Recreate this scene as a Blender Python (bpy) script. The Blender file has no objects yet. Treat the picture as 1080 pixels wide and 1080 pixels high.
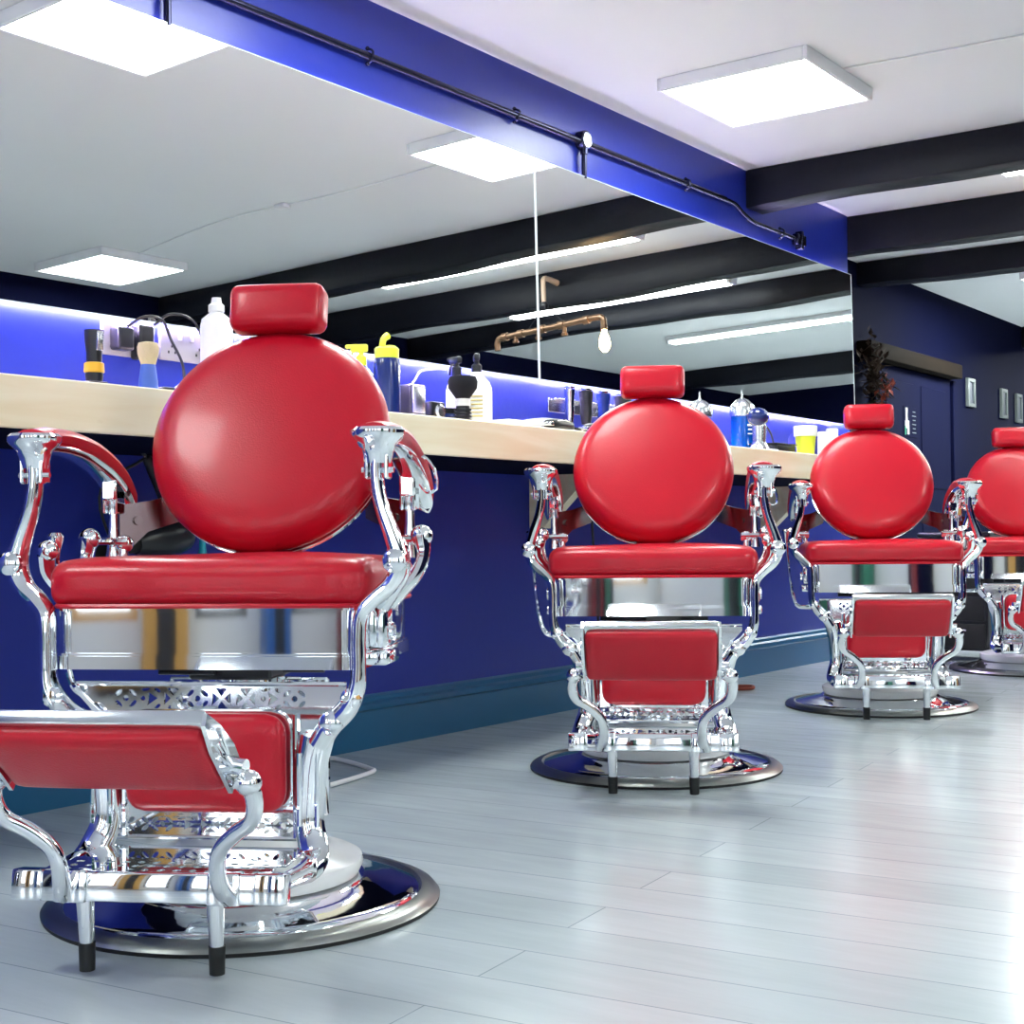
import bpy, bmesh, math, random
from mathutils import Vector, Matrix
random.seed(7)
PI = math.pi
C = bpy.context.scene.collection
SC = bpy.context.scene

# ------------------------------------------------------------------ materials
def mat(name, col=(.8, .8, .8), rough=.5, metal=0., coat=0., spec=.5, emis=None, estr=0., trans=0., ior=1.45,
        bump=0., bscale=60., var=0., vscale=6., rvar=0., sheen=0.):
    m = bpy.data.materials.new(name); m.use_nodes = True
    nt = m.node_tree; b = nt.nodes['Principled BSDF']
    b.inputs['Base Color'].default_value = (*col, 1)
    b.inputs['Roughness'].default_value = rough
    b.inputs['Metallic'].default_value = metal
    b.inputs['Coat Weight'].default_value = coat
    b.inputs['Coat Roughness'].default_value = .12
    b.inputs['Specular IOR Level'].default_value = spec
    b.inputs['IOR'].default_value = ior
    b.inputs['Transmission Weight'].default_value = trans
    if emis:
        b.inputs['Emission Color'].default_value = (*emis, 1)
        b.inputs['Emission Strength'].default_value = estr
    tc = None
    if bump or var or rvar:
        tc = nt.nodes.new('ShaderNodeTexCoord')
    if var or rvar:
        n = nt.nodes.new('ShaderNodeTexNoise'); n.inputs['Scale'].default_value = vscale; n.inputs['Detail'].default_value = 5
        nt.links.new(tc.outputs['Object'], n.inputs['Vector'])
        if var:
            mr = nt.nodes.new('ShaderNodeMix'); mr.data_type = 'RGBA'
            mr.inputs[6].default_value = (*[c * (1 - var) for c in col], 1)
            mr.inputs[7].default_value = (*[min(1, c * (1 + var)) for c in col], 1)
            nt.links.new(n.outputs['Fac'], mr.inputs[0]); nt.links.new(mr.outputs[2], b.inputs['Base Color'])
        if rvar:
            r = nt.nodes.new('ShaderNodeMapRange')
            r.inputs['To Min'].default_value = max(0, rough - rvar); r.inputs['To Max'].default_value = rough + rvar
            nt.links.new(n.outputs['Fac'], r.inputs['Value']); nt.links.new(r.outputs[0], b.inputs['Roughness'])
    if bump:
        n2 = nt.nodes.new('ShaderNodeTexNoise'); n2.inputs['Scale'].default_value = bscale; n2.inputs['Detail'].default_value = 4
        nt.links.new(tc.outputs['Object'], n2.inputs['Vector'])
        bp = nt.nodes.new('ShaderNodeBump'); bp.inputs['Strength'].default_value = bump; bp.inputs['Distance'].default_value = .01
        nt.links.new(n2.outputs['Fac'], bp.inputs['Height']); nt.links.new(bp.outputs[0], b.inputs['Normal'])
    return m

M = {}
M['chrome'] = mat('chrome', (.86, .88, .9), .045, 1.)
M['chrome_soft'] = mat('satin_chrome', (.72, .75, .77), .2, 1.)
M['rim'] = mat('aged_rim', (.35, .36, .34), .28, 1., var=.2, vscale=12)
M['leather'] = mat('red_leather', (.52, .005, .02), .31, spec=.35, coat=.18, bump=.1, bscale=300, var=.16, vscale=5, rvar=.06)
M['white_enamel'] = mat('white_enamel', (.9, .9, .9), .25, coat=.4)
M['black'] = mat('black_plastic', (.012, .013, .018), .3)
M['rubber'] = mat('black_rubber', (.012, .013, .014), .6)
M['plate_dark'] = mat('reflection_tinted_chrome', (.25, .19, .19), .22, 1.)  # dark brown tint puts a reddish reflection into the chrome's colour
M['blue_wall'] = mat('blue_paint', (.014, .029, .29), .34, bump=.05, bscale=40, var=.08, vscale=2)
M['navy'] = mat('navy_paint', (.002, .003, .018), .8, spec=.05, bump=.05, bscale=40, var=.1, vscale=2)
M['skirting'] = mat('teal_blue_gloss', (.012, .11, .24), .3, coat=.3)
M['ceiling'] = mat('ceiling_paint', (.74, .745, .76), .75, var=.03, vscale=1.3)
M['beam'] = mat('black_gloss_beam', (.004, .005, .010), .46, spec=.25, bump=.45, bscale=9, rvar=.1, vscale=8)
M['white_wall'] = mat('white_paint', (.8, .8, .78), .6)
M['conduit'] = mat('black_steel_pipe', (.02, .022, .05), .22, .8)
M['steel'] = mat('steel', (.55, .56, .58), .25, 1.)
M['white_plastic'] = mat('white_plastic', (.8, .8, .82), .35)
M['socket_grey'] = mat('socket_plastic', (.33, .33, .36), .4)
M['panel_frame'] = mat('panel_frame', (.78, .78, .8), .5)
M['panel'] = mat('led_diffuser', (.9, .9, .9), .5, emis=(.93, 1., .97), estr=15.)
M['batten'] = mat('batten_diffuser', (.9, .9, .9), .5, emis=(.95, 1., .98), estr=20.)
M['led'] = mat('violet_led', (.8, .8, .9), .5, emis=(.8, .62, 1.), estr=260.)
M['led_top'] = mat('violet_led_top', (.8, .8, .9), .5, emis=(.62, .55, 1.), estr=15.)
M['pipe_brass'] = mat('weathered_pipe', (.20, .12, .075), .4, .8, var=.3, vscale=14)
M['pipe_cream'] = mat('cream_pipe', (.4, .28, .2), .4)
M['bulb'] = mat('filament_bulb', (1, .8, .5), .3, emis=(1., .62, .28), estr=40.)
M['yellow'] = mat('lime_plastic', (.72, .8, .06), .35)
M['blue_plastic'] = mat('translucent_blue', (.008, .02, .13), .15, coat=.3)
M['blue_handle'] = mat('blue_handle', (.08, .16, .62), .35)
M['blue_gel'] = mat('blue_jar', (.0, .06, .36), .12, coat=.5)
M['bristle'] = mat('cream_bristle', (.72, .58, .36), .8, bump=.5, bscale=200)
M['black_bristle'] = mat('black_bristle', (.004, .004, .01), .9)
M['amber'] = mat('amber_ring', (.8, .42, .03), .35)
M['turquoise'] = mat('turquoise_plastic', (.02, .42, .52), .3)
M['dark_wood'] = mat('dark_timber', (.007, .004, .002), .85, spec=.1, var=.4, vscale=9)
M['frame_silver'] = mat('frame_silver', (.12, .14, .14), .4, .3)
M['print'] = mat('framed_print', (.05, .06, .09), .4, var=.5, vscale=30)
M['tan'] = mat('tan_timber', (.62, .33, .08), .45, var=.2, vscale=6)
M['glass_jar'] = mat('jar_glass', (.75, .8, .9), .06, trans=.85)
M['label_white'] = mat('paper_label', (.85, .85, .82), .6)
M['label_gold'] = mat('gold_print', (.55, .42, .1), .5)
M['grey_cloth'] = mat('grey_towel', (.45, .47, .55), .9, bump=.4, bscale=120)
M['blue_cloth'] = mat('blue_cloth', (.03, .04, .4), .8, bump=.4, bscale=90)
M['leaf'] = mat('dried_leaf', (.03, .015, .008), .8)
M['petal'] = mat('dried_petal', (.3, .06, .035), .8)
M['green'] = mat('green_print', (.01, .25, .12), .5)
M['blue_door'] = mat('blue_gloss_door', (.02, .12, .4), .3)

# mirror silver
M['mirror'] = mat('mirror_silver', (.88, .91, .905), .0, 1.)
M['mirror_edge'] = mat('cut_glass_edge', (.72, .8, .85), .15, emis=None)

# window glass: clear pane
def glass_pane():
    m = bpy.data.materials.new('window_glass'); m.use_nodes = True; nt = m.node_tree
    for n in list(nt.nodes): nt.nodes.remove(n)
    o = nt.nodes.new('ShaderNodeOutputMaterial'); mx = nt.nodes.new('ShaderNodeMixShader')
    t = nt.nodes.new('ShaderNodeBsdfTransparent'); g = nt.nodes.new('ShaderNodeBsdfGlossy'); g.inputs['Roughness'].default_value = .02
    mx.inputs[0].default_value = .08
    nt.links.new(t.outputs[0], mx.inputs[1]); nt.links.new(g.outputs[0], mx.inputs[2]); nt.links.new(mx.outputs[0], o.inputs[0])
    return m
M['pane'] = glass_pane()

def wood_material(name, c1, c2, axis=1):
    m = bpy.data.materials.new(name); m.use_nodes = True; nt = m.node_tree; b = nt.nodes['Principled BSDF']
    tc = nt.nodes.new('ShaderNodeTexCoord'); mp = nt.nodes.new('ShaderNodeMapping')
    s = [10, 10, 10]; s[axis] = .9; mp.inputs['Scale'].default_value = s
    n = nt.nodes.new('ShaderNodeTexNoise'); n.inputs['Scale'].default_value = 2.2; n.inputs['Detail'].default_value = 6; n.inputs['Distortion'].default_value = .6
    cr = nt.nodes.new('ShaderNodeValToRGB'); cr.color_ramp.elements[0].position = .3; cr.color_ramp.elements[1].position = .62
    cr.color_ramp.elements[0].color = (*c1, 1); cr.color_ramp.elements[1].color = (*c2, 1)
    nt.links.new(tc.outputs['Object'], mp.inputs[0]); nt.links.new(mp.outputs[0], n.inputs['Vector']); nt.links.new(n.outputs['Fac'], cr.inputs[0])
    # knots
    mp2 = nt.nodes.new('ShaderNodeMapping'); s2 = [9, 9, 9]; s2[axis] = 4.5; mp2.inputs['Scale'].default_value = s2
    v = nt.nodes.new('ShaderNodeTexVoronoi'); v.inputs['Scale'].default_value = 1.
    nt.links.new(tc.outputs['Object'], mp2.inputs[0]); nt.links.new(mp2.outputs[0], v.inputs['Vector'])
    k = nt.nodes.new('ShaderNodeMapRange'); k.inputs['From Min'].default_value = .03; k.inputs['From Max'].default_value = .11
    nt.links.new(v.outputs['Distance'], k.inputs['Value'])
    mx = nt.nodes.new('ShaderNodeMix'); mx.data_type = 'RGBA'; mx.inputs[6].default_value = (.62, .42, .22, 1)
    nt.links.new(k.outputs[0], mx.inputs[0]); nt.links.new(cr.outputs[0], mx.inputs[7]); nt.links.new(mx.outputs[2], b.inputs['Base Color'])
    b.inputs['Roughness'].default_value = .5
    return m
M['pine'] = wood_material('pine_board', (.90, .76, .50), (.98, .89, .67))

def floor_material():
    m = bpy.data.materials.new('painted_floorboards'); m.use_nodes = True; nt = m.node_tree; b = nt.nodes['Principled BSDF']
    tc = nt.nodes.new('ShaderNodeTexCoord')
    mp = nt.nodes.new('ShaderNodeMapping'); mp.inputs['Rotation'].default_value = (0, 0, math.radians(-6.5))
    nt.links.new(tc.outputs['Object'], mp.inputs[0])
    br = nt.nodes.new('ShaderNodeTexBrick'); br.offset = .37; br.offset_frequency = 2
    br.inputs['Scale'].default_value = 1.; br.inputs['Brick Width'].default_value = 2.9; br.inputs['Row Height'].default_value = .145
    br.inputs['Mortar Size'].default_value = .0015; br.inputs['Mortar Smooth'].default_value = .4
    br.inputs['Color1'].default_value = (.46, .52, .54, 1); br.inputs['Color2'].default_value = (.52, .575, .60, 1); br.inputs['Mortar'].default_value = (.27, .32, .34, 1)
    nt.links.new(mp.outputs[0], br.inputs['Vector'])
    # streaky wear along the boards
    mp2 = nt.nodes.new('ShaderNodeMapping'); mp2.inputs['Rotation'].default_value = (0, 0, math.radians(-6.5)); mp2.inputs['Scale'].default_value = (1.2, 7, 1)
    n = nt.nodes.new('ShaderNodeTexNoise'); n.inputs['Scale'].default_value = 3; n.inputs['Detail'].default_value = 7; n.inputs['Roughness'].default_value = .65
    nt.links.new(tc.outputs['Object'], mp2.inputs[0]); nt.links.new(mp2.outputs[0], n.inputs['Vector'])
    mr = nt.nodes.new('ShaderNodeMapRange'); mr.inputs['From Min'].default_value = .25; mr.inputs['From Max'].default_value = .75
    mr.inputs['To Min'].default_value = .95; mr.inputs['To Max'].default_value = 1.04
    nt.links.new(n.outputs['Fac'], mr.inputs['Value'])
    mul = nt.nodes.new('ShaderNodeMix'); mul.data_type = 'RGBA'; mul.blend_type = 'MULTIPLY'; mul.inputs[0].default_value = 1
    nt.links.new(br.outputs['Color'], mul.inputs[6]); nt.links.new(mr.outputs[0], mul.inputs[7])
    nt.links.new(mul.outputs[2], b.inputs['Base Color'])
    rr = nt.nodes.new('ShaderNodeMapRange'); rr.inputs['From Min'].default_value = .3; rr.inputs['From Max'].default_value = .7
    rr.inputs['To Min'].default_value = .16; rr.inputs['To Max'].default_value = .27
    nt.links.new(n.outputs['Fac'], rr.inputs['Value']); nt.links.new(rr.outputs[0], b.inputs['Roughness'])
    bp = nt.nodes.new('ShaderNodeBump'); bp.inputs['Strength'].default_value = .16; bp.inputs['Distance'].default_value = .003
    n3 = nt.nodes.new('ShaderNodeTexNoise'); n3.inputs['Scale'].default_value = 9; n3.inputs['Detail'].default_value = 3
    nt.links.new(mp.outputs[0], n3.inputs['Vector'])
    ad = nt.nodes.new('ShaderNodeMath'); ad.operation = 'SUBTRACT'
    nt.links.new(n3.outputs['Fac'], ad.inputs[0]); nt.links.new(br.outputs['Fac'], ad.inputs[1])
    nt.links.new(ad.outputs[0], bp.inputs['Height']); nt.links.new(bp.outputs[0], b.inputs['Normal'])
    b.inputs['Coat Weight'].default_value = .15; b.inputs['Coat Roughness'].default_value = .2
    return m
M['floor'] = floor_material()

# ------------------------------------------------------------------ mesh helpers
def link(name, bm, m, parent=None, loc=None, smooth=True):
    bmesh.ops.recalc_face_normals(bm, faces=bm.faces)
    me = bpy.data.meshes.new(name); bm.to_mesh(me); bm.free()
    mats = m if isinstance(m, (list, tuple)) else [m]
    for x in mats: me.materials.append(M[x])
    o = bpy.data.objects.new(name, me); C.objects.link(o)
    if parent: o.parent = parent
    if loc: o.location = loc
    if smooth:
        me.polygons.foreach_set('use_smooth', [True] * len(me.polygons))
        try: me.set_sharp_from_angle(angle=math.radians(38))
        except Exception: pass
    return o

def NB(): return bmesh.new()

def box(bm, c, s, bev=0., seg=2, rot=None, mi=0):
    r = bmesh.ops.create_cube(bm, size=1)
    vs = r['verts']
    for v in vs: v.co = Vector((v.co.x * s[0], v.co.y * s[1], v.co.z * s[2]))
    fs = list({f for v in vs for f in v.link_faces})
    if bev > 0:
        es = list({e for v in vs for e in v.link_edges})
        out = bmesh.ops.bevel(bm, geom=es, offset=bev, segments=seg, profile=.5, affect='EDGES')
        vs = list({v for f in out['faces'] for v in f.verts} | {v for v in vs if v.is_valid})
        fs = list({f for v in vs for f in v.link_faces})
    mtx = Matrix.Translation(Vector(c)) @ (rot.to_4x4() if rot else Matrix.Identity(4))
    for v in vs: v.co = mtx @ v.co
    for f in fs: f.material_index = mi
    return vs

def lathe(bm, prof, n=32, mtx=None, mi=0, mis=None):
    rings = []
    for (r, z) in prof:
        if r < 1e-6: rings.append([bm.verts.new((0, 0, z))])
        else: rings.append([bm.verts.new((r * math.cos(2 * PI * i / n), r * math.sin(2 * PI * i / n), z)) for i in range(n)])
    for k in range(len(rings) - 1):
        a, b = rings[k], rings[k + 1]
        for i in range(n):
            j = (i + 1) % n
            if len(a) == 1 and len(b) == 1: continue
            if len(a) == 1: f = bm.faces.new((a[0], b[i], b[j]))
            elif len(b) == 1: f = bm.faces.new((a[i], b[0], a[j]))
            else: f = bm.faces.new((a[i], b[i], b[j], a[j]))
            f.material_index = mis[k] if mis else mi
    for k in (0, -1):
        if len(rings[k]) > 1:
            f = bm.faces.new(rings[k]); f.material_index = mi
    vs = [v for r in rings for v in r]
    if mtx:
        for v in vs: v.co = mtx @ v.co
    return vs

def smooth_path(P, n=5):
    P = [Vector(p) for p in P]
    if len(P) < 3: return P
    out = []
    Q = [P[0] * 2 - P[1]] + P + [P[-1] * 2 - P[-2]]
    for i in range(1, len(Q) - 2):
        a, b, c, d = Q[i - 1], Q[i], Q[i + 1], Q[i + 2]
        for k in range(n):
            t = k / n
            out.append(.5 * ((2 * b) + (c - a) * t + (2 * a - 5 * b + 4 * c - d) * t * t + (3 * b - a - 3 * c + d) * t ** 3))
    out.append(P[-1]); return out

def tube(bm, P, r, sides=10, sm=5, flat=None, up=(0, 1, 0), cap=True, mi=0):
    """sweep; r scalar or per control point; flat=(rx, ry) for an oval bar, ry measured along `up`"""
    m = len(P)
    rr = r if isinstance(r, (list, tuple)) else [r] * m
    pts = smooth_path(P, sm) if sm > 1 else [Vector(p) for p in P]
    N = len(pts); up = Vector(up).normalized()
    def rad(i):
        t = i / (N - 1) * (m - 1); k = min(int(t), m - 2); f = t - k
        return rr[k] * (1 - f) + rr[k + 1] * f
    rings = []; prev = None
    for i, p in enumerate(pts):
        d = (pts[min(i + 1, N - 1)] - pts[max(i - 1, 0)]).normalized()
        if flat: v = (up - d * up.dot(d)).normalized()
        else:
            v = prev if prev is not None else (Vector((0, 0, 1)) if abs(d.z) < .9 else Vector((1, 0, 0)))
            v = (v - d * v.dot(d)).normalized(); prev = v
        u = d.cross(v).normalized(); q = rad(i)
        a, b = (flat[0], flat[1]) if flat else (1, 1)
        rings.append([bm.verts.new(p + u * math.cos(2 * PI * k / sides) * q * a + v * math.sin(2 * PI * k / sides) * q * b) for k in range(sides)])
    for i in range(N - 1):
        for k in range(sides):
            j = (k + 1) % sides
            f = bm.faces.new((rings[i][k], rings[i][j], rings[i + 1][j], rings[i + 1][k])); f.material_index = mi
    if cap:
        for rg in (rings[0], rings[-1]):
            f = bm.faces.new(rg); f.material_index = mi
    return rings

def sphere(bm, c, r, u=14, v=9, sc=(1, 1, 1), mi=0):
    ret = bmesh.ops.create_uvsphere(bm, u_segments=u, v_segments=v, radius=r)
    for x in ret['verts']:
        x.co = Vector((x.co.x * sc[0], x.co.y * sc[1], x.co.z * sc[2])) + Vector(c)
    for f in {f for x in ret['verts'] for f in x.link_faces}: f.material_index = mi

def cyl(bm, p0, p1, r0, r1=None, n=16, mi=0):
    r1 = r0 if r1 is None else r1
    p0, p1 = Vector(p0), Vector(p1); d = p1 - p0
    q = Vector((0, 0, 1)).rotation_difference(d.normalized()).to_matrix().to_4x4()
    return lathe(bm, [(r0, 0), (r1, d.length)], n, Matrix.Translation(p0) @ q, mi)

def pillow(bm, half, r, crown=(0, 0), n=14, wave=0., mtx=None):
    """soft rounded cushion: a box of half sizes, edges rounded by r, top crowned"""
    ret = bmesh.ops.create_cube(bm, size=2)
    es = list({e for v in ret['verts'] for e in v.link_edges})
    bmesh.ops.subdivide_edges(bm, edges=es, cuts=n, use_grid_fill=True)
    hx, hy, hz = half
    for v in bm.verts:
        if v.tag: continue
        v.tag = True
        p = v.co
        def ease(t): return math.sin(t * PI / 2)
        q = Vector((ease(p.x) * hx, ease(p.y) * hy, ease(p.z) * hz))
        inner = Vector((max(-hx + r[0], min(hx - r[0], q.x)), max(-hy + r[1], min(hy - r[1], q.y)), max(-hz + r[2], min(hz - r[2], q.z))))
        d = Vector(((q.x - inner.x) / r[0], (q.y - inner.y) / r[1], (q.z - inner.z) / r[2]))
        if d.length > 1e-6:
            m_ = max(abs(d.x), abs(d.y), abs(d.z)); dn = d.normalized() * m_
            q = inner + Vector((dn.x * r[0], dn.y * r[1], dn.z * r[2]))
        fx, fy = 1 - (q.x / hx) ** 2, 1 - (q.y / hy) ** 2
        if q.z > 0: q.z += crown[0] * max(0, fx) ** .5 * max(0, fy) ** .5
        else: q.z -= crown[1] * max(0, fx) * max(0, fy)
        if wave:
            q.y += wave * math.sin(q.x * 21 + .6) * (1 if q.y < 0 else 0); q.z += wave * .7 * math.sin(q.x * 14 + q.y * 9) * (1 if q.z > 0 else 0)
        v.co = mtx @ q if mtx else q

def rounded_rect(w, h, r, n=6):
    pts = []
    for (cx, cy, a0) in ((w - r, h - r, 0), (-w + r, h - r, 90), (-w + r, -h + r, 180), (w - r, -h + r, 270)):
        for k in range(n + 1):
            a = math.radians(a0 + 90 * k / n); pts.append((cx + r * math.cos(a), cy + r * math.sin(a)))
    return pts

def prism(bm, pts, z0, z1, mtx=None, mi=0):
    a = [bm.verts.new((x, y, z0)) for x, y in pts]; b = [bm.verts.new((x, y, z1)) for x, y in pts]; n = len(pts)
    fs = [bm.faces.new(a), bm.faces.new(b)] + [bm.faces.new((a[i], a[(i + 1) % n], b[(i + 1) % n], b[i])) for i in range(n)]
    for f in fs: f.material_index = mi
    if mtx:
        for v in a + b: v.co = mtx @ v.co

def pierced_plate(name, outer, holes, thick, m, parent, mtx):
    cu = bpy.data.curves.new(name, 'CURVE'); cu.dimensions = '2D'; cu.fill_mode = 'BOTH'; cu.extrude = thick / 2
    for poly in [outer] + holes:
        s = cu.splines.new('POLY'); s.points.add(len(poly) - 1)
        for i, (x, y) in enumerate(poly): s.points[i].co = (x, y, 0, 1)
        s.use_cyclic_u = True
    t = bpy.data.objects.new('tmp', cu); C.objects.link(t)
    dg = bpy.context.evaluated_depsgraph_get(); me = bpy.data.meshes.new_from_object(t.evaluated_get(dg))
    bpy.data.objects.remove(t); bpy.data.curves.remove(cu)
    me.transform(mtx); me.name = name; me.materials.clear(); me.materials.append(M[m])
    o = bpy.data.objects.new(name, me); C.objects.link(o); o.parent = parent
    return o

def empty(name, label, cat, loc=(0, 0, 0), rz=0., group=None):
    o = bpy.data.objects.new(name, None); o.empty_display_size = .1; C.objects.link(o)
    o.location = loc; o.rotation_euler = (0, 0, rz); o['label'] = label; o['category'] = cat
    if group: o['group'] = group
    return o

def tag(o, label, cat, group=None):
    o['label'] = label; o['category'] = cat
    if group: o['group'] = group
    return o

def struct(name, bm, m, smooth=False):
    o = link(name, bm, m, smooth=smooth); o['kind'] = 'structure'; return o

def dup_tree(o, parent=None):
    c = o.copy(); C.objects.link(c)
    if parent: c.parent = parent
    for ch in list(o.children): dup_tree(ch, c)
    return c

# ------------------------------------------------------------------ setting
H = 2.343
YB, YE, XR, XL = -2.3, 14.2, 4.2, -.46
def sbox(name, lo, hi, m, bev=0.):
    bm = NB(); box(bm, [(a + b) / 2 for a, b in zip(lo, hi)], [b - a for a, b in zip(lo, hi)], bev)
    return struct(name, bm, m)
sbox('floor', (XL - .2, YB - .2, -.1), (XR + .2, YE + .2, 0), 'floor')
sbox('ceiling', (XL - .2, YB - .2, H), (XR + .2, YE + .2, H + .1), 'ceiling')
sbox('wall_left', (-.16, YB, 0), (0, 7.06, H), 'blue_wall')
sbox('wall_alcove', (XL - .12, 7.06, 0), (XL, YE, H), 'navy')
sbox('wall_alcove_return', (XL, 7.06, 0), (-.16, 7.16, H), 'navy')
sbox('wall_far', (XL, YE, 0), (XR, YE + .12, H), 'navy')

def wall_with_holes(name, axis, pos, thick, u0, u1, holes, m):
    """wall with rectangular openings; axis 'x' spans x at y=pos, axis 'y' spans y at x=pos"""
    bm = NB(); us = sorted({u0, u1, *[h[0] for h in holes], *[h[1] for h in holes]})
    for a, b in zip(us, us[1:]):
        hs = [h for h in holes if h[0] <= a + 1e-6 and h[1] >= b - 1e-6]
        spans = [(0, H)] if not hs else [(0, hs[0][2]), (hs[0][3], H)]
        for z0, z1 in spans:
            if z1 - z0 < 1e-4: continue
            c = ((a + b) / 2, pos + thick / 2, (z0 + z1) / 2); s = (b - a, abs(thick), z1 - z0)
            if axis == 'y': c = (pos + thick / 2, (a + b) / 2, (z0 + z1) / 2); s = (abs(thick), b - a, z1 - z0)
            box(bm, c, s)
    return struct(name, bm, m)
# unseen shop front behind the camera: windows added for daylight and chrome reflections
bwin = [(.72, 1.24, .3, 2.1), (1.70, 2.14, .3, 2.1), (2.52, 3.02, .3, 2.1), (3.3, 4.0, .3, 2.1)]
wall_with_holes('wall_back', 'x', YB, -.14, XL, XR, bwin, 'white_wall')
rwin = [(-1.7, -.6, .5, 2.05), (.35, 1.3, .5, 2.05)]  # right wall windows, unseen, also added for daylight
wall_with_holes('wall_right', 'y', XR, .14, YB, 3.4, rwin, 'white_wall')
sbox('wall_right_rear', (XR, 3.4, 0), (XR + .14, YE, H), 'navy')
def window(i, axis, pos, w, fm):
    a, b, z0, z1 = w; o = empty('window_%d' % i, '', '', (0, 0, 0)); del o['label']; del o['category']; o['kind'] = 'structure'
    bm = NB(); t = .05
    def bx(ua, ub, za, zb, d=.06, mi=0):
        c = ((ua + ub) / 2, pos, (za + zb) / 2); s = (ub - ua, d, zb - za)
        if axis == 'y': c = (pos, c[0], c[2]); s = (d, s[0], s[2])
        box(bm, c, s, mi=mi)
    bx(a, a + t, z0, z1); bx(b - t, b, z0, z1); bx(a + t, b - t, z0, z0 + t); bx(a + t, b - t, z1 - t, z1); bx(a + t, b - t, 1.62, 1.66)
    link('window_frame', bm, fm, o, smooth=False)
    bm = NB(); bx(a + t, b - t, z0 + t, z1 - t, .006); link('glass', bm, 'pane', o, smooth=False)
    if axis == 'x':
        for z_ in (0,):
            pass
for i, w in enumerate(bwin): window(i + 1, 'x', YB - .05, w, ('tan', 'black', 'black', 'tan')[i])
for i, w in enumerate(rwin): window(i + 5, 'y', XR + .05, w, 'white_plastic')
# baseboard of the blue wall, stepped moulding
bm = NB()
pr = [(0, 0), (.02, 0), (.02, .115), (.028, .122), (.026, .138), (.014, .146), (.012, .158), (.0, .165)]
mt = Matrix(((1, 0, 0, 0), (0, 0, 1, 0), (0, 1, 0, 0), (0, 0, 0, 1)))
prism(bm, pr, YB, 7.05, mt); struct('baseboard_left', bm, 'skirting')
bm = NB(); box(bm, (XL + .01, (7.2 + YE) / 2, .07), (.02, YE - 7.2, .14)); struct('baseboard_alcove', bm, 'navy')

# far window seen dimly in the mirror
bm = NB(); box(bm, (3.0, YE - .02, 1.55), (1.7, .03, .7), .004, 1); o = struct('window_7', bm, 'print')

# ceiling beams: rough black timber
def beam(name, y0, y1, x0, x1, zb, label):
    bm = NB(); box(bm, ((x0 + x1) / 2, (y0 + y1) / 2, (zb + H) / 2), (x1 - x0, y1 - y0, H - zb), .012, 2)
    L = [e for e in bm.edges if abs(e.verts[0].co.x - e.verts[1].co.x) > .5]
    bmesh.ops.subdivide_edges(bm, edges=L, cuts=26)
    for v in bm.verts:
        if v.co.z < H - .03: v.co.z += .010 * math.sin(v.co.x * 2.3 + y0) + .005 * math.sin(v.co.x * 6.1 + 2 * y0)
        v.co.y += .006 * math.sin(v.co.x * 3.1 + 1.7 * y0)
    o = link(name, bm, 'beam'); tag(o, label, 'ceiling beam', 'black ceiling beams')
beam('ceiling_beam', 5.86, 6.03, .002, XR, 2.17, 'black glossy ceiling beam nearest the square light panels, meeting the blue header')
beam('ceiling_beam', 7.065, 7.19, XL, XR, 2.135, 'black ceiling beam at the far end of the mirror wall')
beam('ceiling_beam', 8.30, 8.46, XL, XR, 2.185, 'black ceiling beam over the alcove, just beyond the mirror wall end')
beam('ceiling_beam', 11.80, 11.98, XL, XR, 2.17, 'farthest black ceiling beam, past the framed pictures')

# ------------------------------------------------------------------ ceiling lights
M['far_fill'] = mat('added_far_glow', (.9, .9, .9), .5, emis=(.93, 1., .97), estr=85.)  # stronger glow for the two added far fill panels
def light_panel(x, y, label, s=.285, dm='panel'):
    t = empty('ceiling_light_panel', label, 'ceiling light', (x, y, H), 0, 'square LED ceiling panels')
    bm = NB()
    for sx in (-1, 1):
        box(bm, (sx * (s + .006), 0, -.024), (.016, 2 * s + .028, .048), .003, 1)
        box(bm, (0, sx * (s + .006), -.024), (2 * s - .004, .016, .048), .003, 1)
    link('frame', bm, 'panel_frame', t, smooth=False)
    bm = NB(); box(bm, (0, 0, -.03), (2 * s - .006, 2 * s - .006, .026)); link('diffuser', bm, dm, t, smooth=False)
light_panel(.634, 4.777, 'square white LED ceiling panel glowing beside the blue header, nearest the chairs')
light_panel(.70, 2.86, 'square LED ceiling panel seen only in the mirror, at its top left corner')
light_panel(.50, .25, 'square LED ceiling panel above and in front of the nearest chair, added unseen to light it')  # added lamp, never in view, lights the nearest chair
light_panel(.55, 9.6, 'square LED ceiling panel in the far bay beyond the third beam, added unseen to brighten the ceiling', dm='far_fill')  # added fill, hidden from view and mirror, brightens the far ceiling
light_panel(.6, 13.0, 'square LED ceiling panel at the far end of the room, added unseen to brighten the ceiling', dm='far_fill')  # second added fill for the far ceiling
light_panel(3.60, 5.03, 'square LED ceiling panel across the room, reflected low at the mirror left')
light_panel(3.60, 2.3, 'square LED ceiling panel over the right side of the room, added unseen')  # extra unseen panel, added for more ceiling light
def batten(x0, x1, y, label, w=.13, dw=.10):
    t = empty('batten_light', label, 'ceiling light', ((x0 + x1) / 2, y, H), 0, 'long batten lights between the beams'); L = x1 - x0
    bm = NB(); box(bm, (0, 0, -.018), (L, w, .034), .004, 1)
    for s in (-1, 1): box(bm, (s * (L / 2 - .012), 0, -.045), (.024, w - .02, .03), .004, 1)
    link('housing', bm, 'panel_frame', t, smooth=False)
    bm = NB(); box(bm, (0, 0, -.046), (L - .05, dw, .026), .008, 2); link('diffuser', bm, 'batten', t, smooth=False)
batten(.98, 2.85, 6.47, 'long white batten light between the first and second black beams')
batten(1.2, 2.95, 7.985, 'long white batten light between the second and third black beams')
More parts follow.
